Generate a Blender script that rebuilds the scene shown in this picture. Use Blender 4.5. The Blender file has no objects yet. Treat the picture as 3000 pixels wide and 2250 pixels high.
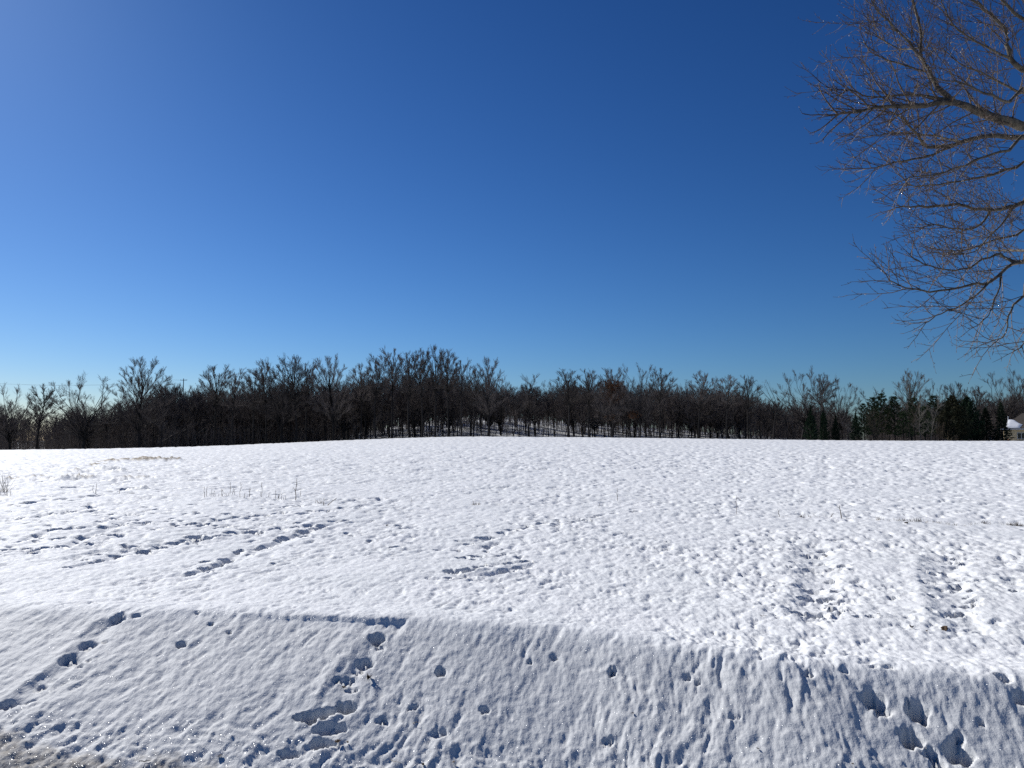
import bpy, math, random
import numpy as np
from mathutils import Vector

# ------------------------------------------------------------------ camera, sky, sun, exposure
SC = bpy.context.scene
COL = SC.collection
CAM_Z = 1.6
PITCH = math.atan(165.0 / 2250.0)          # camera tilted a little upwards
cam_data = bpy.data.cameras.new('camera')
cam_data.sensor_width = 36.0
cam_data.lens = 27.0
cam_data.clip_start = 0.05
cam_data.clip_end = 6000
cam = bpy.data.objects.new('camera', cam_data)
COL.objects.link(cam)
cam.location = (0, 0, CAM_Z)
cam.rotation_euler = (math.pi / 2 + PITCH, 0, 0)
SC.camera = cam

SUN_AZ = math.radians(-42)                 # left of the view direction (+Y)
SUN_EL = math.radians(32)
world = bpy.data.worlds.new('World')
SC.world = world
world.use_nodes = True
wn = world.node_tree.nodes
wl = world.node_tree.links
wn.clear()
w_out = wn.new('ShaderNodeOutputWorld')
w_bg = wn.new('ShaderNodeBackground')
w_sky = wn.new('ShaderNodeTexSky')
w_sky.sky_type = 'NISHITA'
w_sky.sun_disc = False
w_sky.sun_elevation = SUN_EL
w_sky.sun_rotation = SUN_AZ
w_sky.altitude = 250
w_sky.air_density = 1.0
w_sky.dust_density = 0.22
w_sky.ozone_density = 2.0
# the deep, contrasty blue of a cold clear day: one response curve for each colour of the whole sky
w_sp = wn.new('ShaderNodeSeparateColor')
w_cb = wn.new('ShaderNodeCombineColor')
wl.new(w_sky.outputs[0], w_sp.inputs[0])
for _c, (_g, _k) in enumerate([(1.72, 0.141), (1.464, 0.321), (1.377, 0.562)]):
    w_p = wn.new('ShaderNodeMath'); w_p.operation = 'POWER'; w_p.inputs[1].default_value = _g
    w_k = wn.new('ShaderNodeMath'); w_k.operation = 'MULTIPLY'; w_k.inputs[1].default_value = _k
    wl.new(w_sp.outputs[_c], w_p.inputs[0]); wl.new(w_p.outputs[0], w_k.inputs[0]); wl.new(w_k.outputs[0], w_cb.inputs[_c])
w_bg.inputs['Strength'].default_value = 0.06
wl.new(w_cb.outputs[0], w_bg.inputs['Color'])
wl.new(w_bg.outputs[0], w_out.inputs[0])

sun_data = bpy.data.lights.new('sun', 'SUN')
sun_data.energy = 4.7
sun_data.angle = math.radians(0.53)
sun_data.color = (1.0, 0.985, 0.955)
sun = bpy.data.objects.new('sun', sun_data)
COL.objects.link(sun)
SUN_V = Vector((math.sin(SUN_AZ) * math.cos(SUN_EL), math.cos(SUN_AZ) * math.cos(SUN_EL), math.sin(SUN_EL)))
sun.rotation_euler = SUN_V.to_track_quat('Z', 'Y').to_euler()
sun.location = SUN_V * 50

SC.view_settings.view_transform = 'Standard'
SC.view_settings.look = 'None'
SC.view_settings.exposure = 0.0
SC.view_settings.gamma = 1.0
SC.view_settings.use_curve_mapping = False
SC.cycles.use_denoising = False
SC.cycles.use_adaptive_sampling = False
SC.cycles.max_bounces = 6
SC.cycles.diffuse_bounces = 1
SC.cycles.glossy_bounces = 2
SC.cycles.transmission_bounces = 4
SC.cycles.sample_clamp_indirect = 0.8

rng = np.random.default_rng(7)
random.seed(7)
R = random.random
U = random.uniform

# ------------------------------------------------------------------ small helpers
CP, SP = math.cos(PITCH), math.sin(PITCH)


def ray(px, py):
    """direction of the sight line through a pixel of the 3000 x 2250 photograph"""
    a, b = (px - 1500) / 2250.0, (1125 - py) / 2250.0
    return Vector((a, CP - b * SP, SP + b * CP))


def at_depth(px, py, Y):
    d = ray(px, py)
    return Vector((0, 0, CAM_Z)) + d * (Y / d.y)


def tag(o, label=None, cat=None, group=None, kind=None):
    if label: o['label'] = label
    if cat: o['category'] = cat
    if group: o['group'] = group
    if kind: o['kind'] = kind
    return o


def mesh_from(name, verts, quads=None, tris=None, smooth=True):
    verts = np.asarray(verts, dtype=np.float32)
    me = bpy.data.meshes.new(name)
    me.vertices.add(len(verts))
    me.vertices.foreach_set('co', verts.ravel())
    nq = 0 if quads is None else len(quads)
    nt = 0 if tris is None else len(tris)
    loops = []
    if nq: loops.append(np.asarray(quads, dtype=np.int32).ravel())
    if nt: loops.append(np.asarray(tris, dtype=np.int32).ravel())
    loops = np.concatenate(loops)
    me.loops.add(len(loops))
    me.loops.foreach_set('vertex_index', loops)
    me.polygons.add(nq + nt)
    starts = np.concatenate([np.arange(nq) * 4, nq * 4 + np.arange(nt) * 3]).astype(np.int32)
    me.polygons.foreach_set('loop_start', starts)
    me.polygons.foreach_set('use_smooth', np.full(nq + nt, smooth, dtype=bool))
    me.update(calc_edges=True)
    me.validate(clean_customdata=False)
    return me


def obj(name, me, mat=None, parent=None):
    o = bpy.data.objects.new(name, me)
    COL.objects.link(o)
    if mat is not None and me is not None and len(me.materials) == 0:
        me.materials.append(mat)
    if parent is not None:
        o.parent = parent
    return o


def empty(name, loc=(0, 0, 0), rz=0.0, scale=(1, 1, 1)):
    o = bpy.data.objects.new(name, None)
    o.empty_display_size = 0.2
    COL.objects.link(o)
    o.location = loc
    o.rotation_euler = (0, 0, rz)
    o.scale = scale
    return o


def box_mesh(name, boxes):
    """boxes: (x0,x1,y0,y1,z0,z1)"""
    V, Q = [], []
    for (x0, x1, y0, y1, z0, z1) in boxes:
        b = len(V)
        V += [(x0, y0, z0), (x1, y0, z0), (x1, y1, z0), (x0, y1, z0), (x0, y0, z1), (x1, y0, z1), (x1, y1, z1), (x0, y1, z1)]
        Q += [(b, b + 3, b + 2, b + 1), (b + 4, b + 5, b + 6, b + 7), (b, b + 1, b + 5, b + 4), (b + 1, b + 2, b + 6, b + 5),
              (b + 2, b + 3, b + 7, b + 6), (b + 3, b, b + 4, b + 7)]
    return mesh_from(name, V, quads=Q, smooth=False)


class Tubes:
    """collects tapered polylines and turns them into one mesh of tubes"""

    def __init__(self):
        self.d = {}

    def add(self, pts, rad, sides=3):
        self.d.setdefault((len(pts), sides), []).append((pts, rad))

    def arrays(self):
        VV, QQ, off = [], [], 0
        for (K, S), L in self.d.items():
            if S == 1:                                             # finest twigs: a blade with one face to a segment
                P = np.array([p for p, _ in L], dtype=np.float64)
                Rr = np.array([r for _, r in L], dtype=np.float64)
                n_ = len(P)
                D_ = P[:, -1] - P[:, 0]
                W_ = np.cross(D_, rng.normal(size=D_.shape)); W_ /= np.linalg.norm(W_, axis=1, keepdims=True) + 1e-9
                V = np.stack([P - W_[:, None] * Rr[:, :, None], P + W_[:, None] * Rr[:, :, None]], axis=2)
                VV.append(V.reshape(-1, 3))
                b_ = np.arange(n_)[:, None] * (2 * K) + np.arange(K - 1)[None, :] * 2 + off
                QQ.append(np.stack([b_, b_ + 1, b_ + 3, b_ + 2], axis=-1).reshape(-1, 4))
                off += n_ * K * 2
                continue
            P = np.array([p for p, _ in L], dtype=np.float64)      # N K 3
            Rr = np.array([r for _, r in L], dtype=np.float64)     # N K
            N = len(P)
            T = np.empty_like(P)
            T[:, 0] = P[:, 1] - P[:, 0]
            T[:, -1] = P[:, -1] - P[:, -2]
            if K > 2:
                T[:, 1:-1] = P[:, 2:] - P[:, :-2]
            T /= np.linalg.norm(T, axis=2, keepdims=True) + 1e-9
            m = P[:, -1] - P[:, 0]
            m /= np.linalg.norm(m, axis=1, keepdims=True) + 1e-9
            ref = np.where(np.abs(m[:, 2:3]) > 0.8, np.array([[1.0, 0, 0]]), np.array([[0, 0, 1.0]]))
            ref = np.repeat(ref[:, None, :], K, axis=1)
            u = np.cross(T, ref)
            u /= np.linalg.norm(u, axis=2, keepdims=True) + 1e-9
            v = np.cross(T, u)
            a = np.arange(S) * (2 * math.pi / S)
            ring = u[:, :, None, :] * np.cos(a)[None, None, :, None] + v[:, :, None, :] * np.sin(a)[None, None, :, None]
            V = P[:, :, None, :] + ring * Rr[:, :, None, None]
            VV.append(V.reshape(-1, 3))
            n = np.arange(N)[:, None, None] * (K * S) + off
            k = np.arange(K - 1)[None, :, None] * S
            s = np.arange(S)[None, None, :]
            s2 = (s + 1) % S
            q = np.stack([n + k + s, n + k + s2, n + k + S + s2, n + k + S + s], axis=-1)
            QQ.append(q.reshape(-1, 4))
            off += N * K * S
        return np.concatenate(VV), np.concatenate(QQ)

    def mesh(self, name):
        V, Q = self.arrays()
        return mesh_from(name, V, quads=Q)


# ------------------------------------------------------------------ noise (numpy)
_perm = rng.permutation(4096).astype(np.int64)
_ang = rng.random(4096) * 2 * math.pi
_gx, _gy = np.cos(_ang), np.sin(_ang)
_val = rng.random(4096)


def _h(ix, iy):
    return _perm[(_perm[ix & 4095] + iy) & 4095]


def perlin(x, y):
    ix, iy = np.floor(x).astype(np.int64), np.floor(y).astype(np.int64)
    fx, fy = x - ix, y - iy
    u, v = fx * fx * fx * (fx * (fx * 6 - 15) + 10), fy * fy * fy * (fy * (fy * 6 - 15) + 10)

    def g(a, b):
        h = _h(ix + a, iy + b)
        return _gx[h] * (fx - a) + _gy[h] * (fy - b)
    n0 = g(0, 0) * (1 - u) + g(1, 0) * u
    n1 = g(0, 1) * (1 - u) + g(1, 1) * u
    return (n0 * (1 - v) + n1 * v) * 1.5


def fbm(x, y, o=3, gain=0.5):
    s, a = 0, 1.0
    for i in range(o):
        s = s + a * perlin(x * 2 ** i + 17.3 * i, y * 2 ** i - 9.1 * i)
        a *= gain
    return s


def sstep(a, b, x):
    t = np.clip((x - a) / (b - a), 0, 1)
    return t * t * (3 - 2 * t)


# ------------------------------------------------------------------ terrain
CR_PX = np.array([-2500, -900, 0, 300, 600, 1000, 1330, 1700, 2300, 2500, 3000, 3900, 5500.0])
CR_PY = np.array([1330, 1330, 1318, 1315, 1308, 1290, 1278, 1281, 1288, 1291, 1292, 1292, 1292.0])
CR_AZ = np.arctan((CR_PX - 1500) / 2250)
CR_Z = 1.6 + 140 * np.cos(CR_AZ) * (1290 - CR_PY) / 2250 * 1.0
_fa = np.radians(np.linspace(-75, 75, 301))
_fz = np.interp(_fa, CR_AZ, CR_Z)
_kern = np.hanning(25); _kern /= _kern.sum()
_fz = np.convolve(np.pad(_fz, 12, mode='edge'), _kern, mode='valid')

RX = np.array([-14, -5.0, -1.0, 0.57, 2.0, 3.45, 6, 12.0])
RY = np.array([7.9, 7.5, 7.0, 6.45, 5.65, 5.2, 4.6, 4.2])


def ridge_y(x):
    return np.interp(x, RX, RY) + 0.035 * np.sin(np.asarray(x) * 2.3 + 1.0) + 0.02 * np.sin(np.asarray(x) * 5.9)


def base_h(x, y):
    """smooth shape of the land: road verge, bank, field, crest, wooded hill"""
    x = np.asarray(x, float); y = np.asarray(y, float)
    r = np.hypot(x, y)
    az = np.arctan2(x, y)
    e = np.interp(az, _fa, _fz)
    s = np.clip((r - 12) / 128.0, 0, 1)
    z = e * s ** 1.2
    left = sstep(math.radians(-6), math.radians(-22), az)
    z = z - sstep(140, 172, r) * (0.5 + 1.6 * left) * (1 - 0.0 * az)
    bump = np.exp(-((np.degrees(az) + 2.5) / 9.0) ** 2)
    bump2 = np.exp(-((np.degrees(az) - 10) / 8.0) ** 2)
    z = z + sstep(172, 250, r) * (6.5 * bump + 2.6 * bump2 + 0.6)
    z = z * (1 - sstep(420, 900, r)) 
    front = (y > -3)
    # bank that falls from the ridge line towards the road
    t = np.clip(ridge_y(x) - y, 0, None)
    sl = np.interp(x, [-6, -2, 0.5, 2.5, 6], [0.17, 0.27, 0.46, 0.54, 0.54])
    tt = np.minimum(t, 3.6)
    bank = -sl * (np.sqrt(tt * tt + 0.01) - 0.1) 
    bank = np.where(t > 0, bank, 0)
    lip = 0.045 * np.exp(-((ridge_y(x) - y + 0.12) / 0.3) ** 2)
    return z + bank + lip


def ground_pt(px, py):
    d = ray(px, py)
    lo, hi = 1.0, 400.0
    # march
    t, p = 1.5, None
    while t < 400:
        x, y, zz = d.x * t, d.y * t, CAM_Z + d.z * t
        if zz <= float(base_h(x, y)):
            break
        t *= 1.01
    a, b = t / 1.01, t
    for _ in range(20):
        m = 0.5 * (a + b)
        if CAM_Z + d.z * m <= float(base_h(d.x * m, d.y * m)): b = m
        else: a = m
    return d.x * b, d.y * b, b


# radial grid, finer near the viewer, full circle
rows = [0.4, 0.8, 1.3, 1.8, 2.3, 2.7, 3.0]
r = 3.15
while r < 165:
    rows.append(r)
    r += 0.00118 * r ** 1.5 + 0.001
while r < 420:
    rows.append(r); r *= 1.02
while r < 4500:
    rows.append(r); r *= 1.25
rows = np.array(rows)
fine = np.radians(np.linspace(-39, 39, 810))
coarse = np.radians(np.linspace(39, 321, 95)[1:-1])
azs = np.concatenate([fine, coarse])
NR, NA = len(rows), len(azs)
X = (rows[:, None] * np.sin(azs)[None, :]).ravel()
Y = (rows[:, None] * np.cos(azs)[None, :]).ravel()
RR = np.repeat(rows, NA)
Z = base_h(X, Y)

# wind and melt ripples: streaks that run away from the viewer, a little to the right
sa = math.radians(13)
A = X * math.sin(sa) + Y * math.cos(sa)          # along
B = X * math.cos(sa) - Y * math.sin(sa)          # across
warp = fbm(X * 1.1, Y * 1.1, 2) * 0.10
near = 1 - sstep(9, 22, RR)
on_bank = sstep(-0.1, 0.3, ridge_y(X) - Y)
def pit(n, k=1.5, c=0.18):
    return 0.6 * n - k * np.clip(-n - c, 0, None)


rip1 = pit(fbm((B + warp) / 0.105, (A + warp) / 0.34, 4, 0.6), .7)
cup = pit(fbm((B + warp) / 0.17 + 40, (A - warp) / 0.30 + 11, 4, 0.6), 1.1)
amp_var = 0.55 + 0.75 * sstep(-.55, .65, fbm(X / 1.9 + 5, Y / 2.6, 3, .6))
dz = near * amp_var * (on_bank * (0.0130 * rip1 + 0.005 * cup) + (1 - on_bank) * ((0.013 + 0.007 * sstep(-2.5, 1.5, X)) * cup + 0.007 * rip1))
mid = sstep(7, 14, RR) * (1 - sstep(60, 110, RR))
m1 = pit(fbm(B / 0.24 + 3, A / 0.42, 4, 0.62), 1.3)
dz = dz + mid * amp_var * 0.034 * m1 * (1 - 0.35 * near)
farw = sstep(18, 45, RR) * (1 - sstep(150, 180, RR))
dz = dz + farw * 0.075 * pit(fbm(B / 0.7 + 7, A / 1.2, 4, 0.62))
dz = dz + (1 - sstep(120, 165, RR)) * 0.035 * fbm(X / 3.1, Y / 3.1, 2) * sstep(3, 9, RR)
# drift hollows left side
# coarse ploughed lumps near the road edge
_EP = [ground_pt(*q) for q in [(0, 2075), (600, 2120), (1000, 2150), (1700, 2175), (2300, 2200), (3000, 2225)]]
edge_y = np.interp(X, [e[0] for e in _EP], [e[1] for e in _EP]) + 0.10 * perlin(X * 1.3, X * 0 + 3.3)
lump = (1 - sstep(edge_y - 0.16, edge_y + 0.12, Y)) * (Y > 0) + (Y <= 0)
lz = fbm(X / 0.33 + 9, Y / 0.28, 5, 0.68)
dz = dz + lump * (0.013 * lz + 0.006 * fbm(X / 0.06, Y / 0.06, 3, .6))
dz = dz + near * 0.0012 * fbm(X / 0.03, Y / 0.03, 2) + near * (0.008 * (0.35 - np.abs(fbm((B + warp) / 0.105 + 3, (A + warp) / 0.15, 3, .6))) + 0.0030 * fbm(X / 0.045, Y / 0.05, 2))
Z = Z + dz
GRAIN = np.clip(0.85 * lump + 0.15 * on_bank, 0, 1) * (RR < 30)

DIRT = np.zeros_like(Z)
_DP = [ground_pt(*q) for q in [(-300, 2040), (0, 2110), (300, 2170), (800, 2225), (1500, 2260), (3000, 2300)]]
_dy = np.interp(X, [e[0] for e in _DP], [e[1] for e in _DP])
DIRT = np.maximum(DIRT, 0.62 * (1 - sstep(_dy - 0.30, _dy + 0.12, Y + 0.16 * fbm(X / 0.4, Y / 0.4, 3))))
wood = sstep(158, 176, RR) * np.where(np.abs(np.degrees(np.arctan2(X, Y))) < 80, 1, 0.6)
LIT = wood * np.clip(0.62 + 0.9 * fbm(X / 3.5, Y / 3.5, 3), 0, 1)
thin = np.exp(-((np.degrees(np.arctan2(X, Y)) - 1) / 9) ** 2)
LIT = LIT * (1 - 0.3 * thin)


def stamp(px, py, rx_px, asp=1.0, depth=0.06, ang=0.0, rim=0.05, sharp=0.42, dirt=0.0):
    """a print pressed into the snow; rx_px is its half width in photo pixels"""
    cx, cy, dist = ground_pt(px, py)
    rx = rx_px * dist / 2250.0
    if cy > float(ridge_y(cx)) + .15: depth *= 1.8; asp *= 1.25; rx *= (1.12 if rx_px < 25 else .85); rim *= 2; sharp = .5
    else: depth *= 1.45; rx *= 1.06
    ry = rx * asp
    ca, sn = math.cos(ang), math.sin(ang)
    m = max(rx, ry) * 2.2
    idx = np.nonzero((np.abs(X - cx) < m) & (np.abs(Y - cy) < m))[0]
    if len(idx) == 0: return
    dx, dy = X[idx] - cx, Y[idx] - cy
    u, v = (dx * ca + dy * sn) / rx, (-dx * sn + dy * ca) / ry
    d = np.sqrt(u * u + v * v)
    d = d * (1 + 0.32 * fbm(dx / (0.9 * rx) + cx * 7, dy / (0.9 * rx) + cy * 5, 2))
    prof = 1 - sstep(sharp, 1.10, d)
    floor = 1 + 0.30 * fbm(dx / (0.55 * rx) + 31, dy / (0.55 * rx), 3, .6)
    # throw-out to the far right rim
    ringv = np.exp(-((d - 1.2) / 0.2) ** 2) * (0.45 + 0.55 * np.clip(u - 0.3 * v, -0.6, 1))
    if cy > float(ridge_y(cx)) + .15:
        Z[idx] = Z[idx] - depth * prof * floor + rim * depth * ringv
    else:                                   # on the bank a foot leaves a level floor: tall back wall, low front lip
        prof = 1 - sstep(.68, 1.08, d)
        zf = float(base_h(cx, cy - ry * .75)) - depth * .42
        zf = zf + (.016 + depth * .2) * fbm(dx / (0.5 * rx) + 31, dy / (0.5 * rx), 3, .6)
        Z[idx] = np.minimum(Z[idx] + rim * depth * ringv, Z[idx] * (1 - prof) + zf * prof)
    if dirt: DIRT[idx] = np.maximum(DIRT[idx], dirt * prof)


def mound(px, py, rx_px, asp, h, ang=0.0, dirt=0.0, rough=0.3):
    cx, cy, dist = ground_pt(px, py)
    rx = rx_px * dist / 2250.0
    ry = rx * asp
    m = max(rx, ry) * 2.2
    idx = np.nonzero((np.abs(X - cx) < m) & (np.abs(Y - cy) < m))[0]
    dx, dy = X[idx] - cx, Y[idx] - cy
    ca, sn = math.cos(ang), math.sin(ang)
    u, v = (dx * ca + dy * sn) / rx, (-dx * sn + dy * ca) / ry
    d2 = u * u + v * v
    n = fbm(dx / (0.35 * min(rx, ry)) + cx, dy / (0.35 * min(rx, ry)), 3, 0.6)
    g = np.exp(-1.6 * d2)
    Z[idx] += g * h * (1 + rough * 2 * n)
    if dirt: DIRT[idx] = np.maximum(DIRT[idx], np.clip(dirt * g * (1.0 + 1.2 * n) * 1.3, 0, 1) * (d2 < 3.5))


def groove(pts_px, w_px, depth, side=1):
    """a shallow trough along a track"""
    P = [ground_pt(*p) for p in pts_px]
    for (x0, y0, d0), (x1, y1, d1) in zip(P[:-1], P[1:]):
        w = w_px * 0.5 * (d0 + d1) / 2250
        m = w * 2.5
        idx = np.nonzero((X > min(x0, x1) - m) & (X < max(x0, x1) + m) & (Y > min(y0, y1) - m) & (Y < max(y0, y1) + m))[0]
        L = math.hypot(x1 - x0, y1 - y0)
        tx, ty = (x1 - x0) / L, (y1 - y0) / L
        t = (X[idx] - x0) * tx + (Y[idx] - y0) * ty
        q = (X[idx] - x0) * ty - (Y[idx] - y0) * tx
        e = sstep(-w, w * 0.5, t) * (1 - sstep(L - w * 0.5, L + w, t))
        q = q / w
        f = np.where(q < 0, np.exp(-(q / 0.6) ** 2), np.exp(-(q / 1.3) ** 2))
        Z[idx] -= depth * e * f
        Z[idx] += 0.35 * depth * e * np.exp(-((q - 2.0) / 0.5) ** 2)


groove([(2400, 1590), (2420, 1690), (2400, 1810)], 52, 0.042)
groove([(2790, 1630), (2800, 1720), (2850, 1840)], 50, 0.042)
TRAILS = [
    [(200, 1660), (297, 1637), (421, 1612), (519, 1588), (617, 1574), (740, 1556), (830, 1545)],
    [(545, 1680), (640, 1650), (702, 1608), (772, 1597), (892, 1556), (1012, 1524)],
    [(575, 1534), (698, 1513), (812, 1503), (892, 1503), (952, 1496), (1056, 1486), (1120, 1458)],
    [(-60, 1625), (123, 1611), (196, 1602), (244, 1576), (354, 1541), (424, 1534), (522, 1540)],
    [(-60, 1572), (60, 1588), (152, 1558), (240, 1553), (331, 1520), (430, 1500)],
    [(-60, 1500), (57, 1519), (120, 1511), (231, 1497), (285, 1478), (420, 1470)],
    [(-60, 1475), (50, 1482), (101, 1472), (180, 1462), (285, 1450), (400, 1440)],
    [(1317, 1690), (1400, 1640), (1469, 1563), (1590, 1537), (1744, 1514), (1900, 1490)]]
for tr_ in TRAILS[:7]:
    groove(tr_, 15, 0.035)
groove([(330, 1815), (230, 1930), (60, 2060)], 30, 0.03)
groove([(1100, 1890), (1030, 2000), (985, 2060)], 35, 0.02)
groove([(1340, 1690), (1440, 1680), (1550, 1655)], 26, 0.03)
groove([(600, 1665), (760, 1605), (900, 1555)], 24, 0.03)

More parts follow.
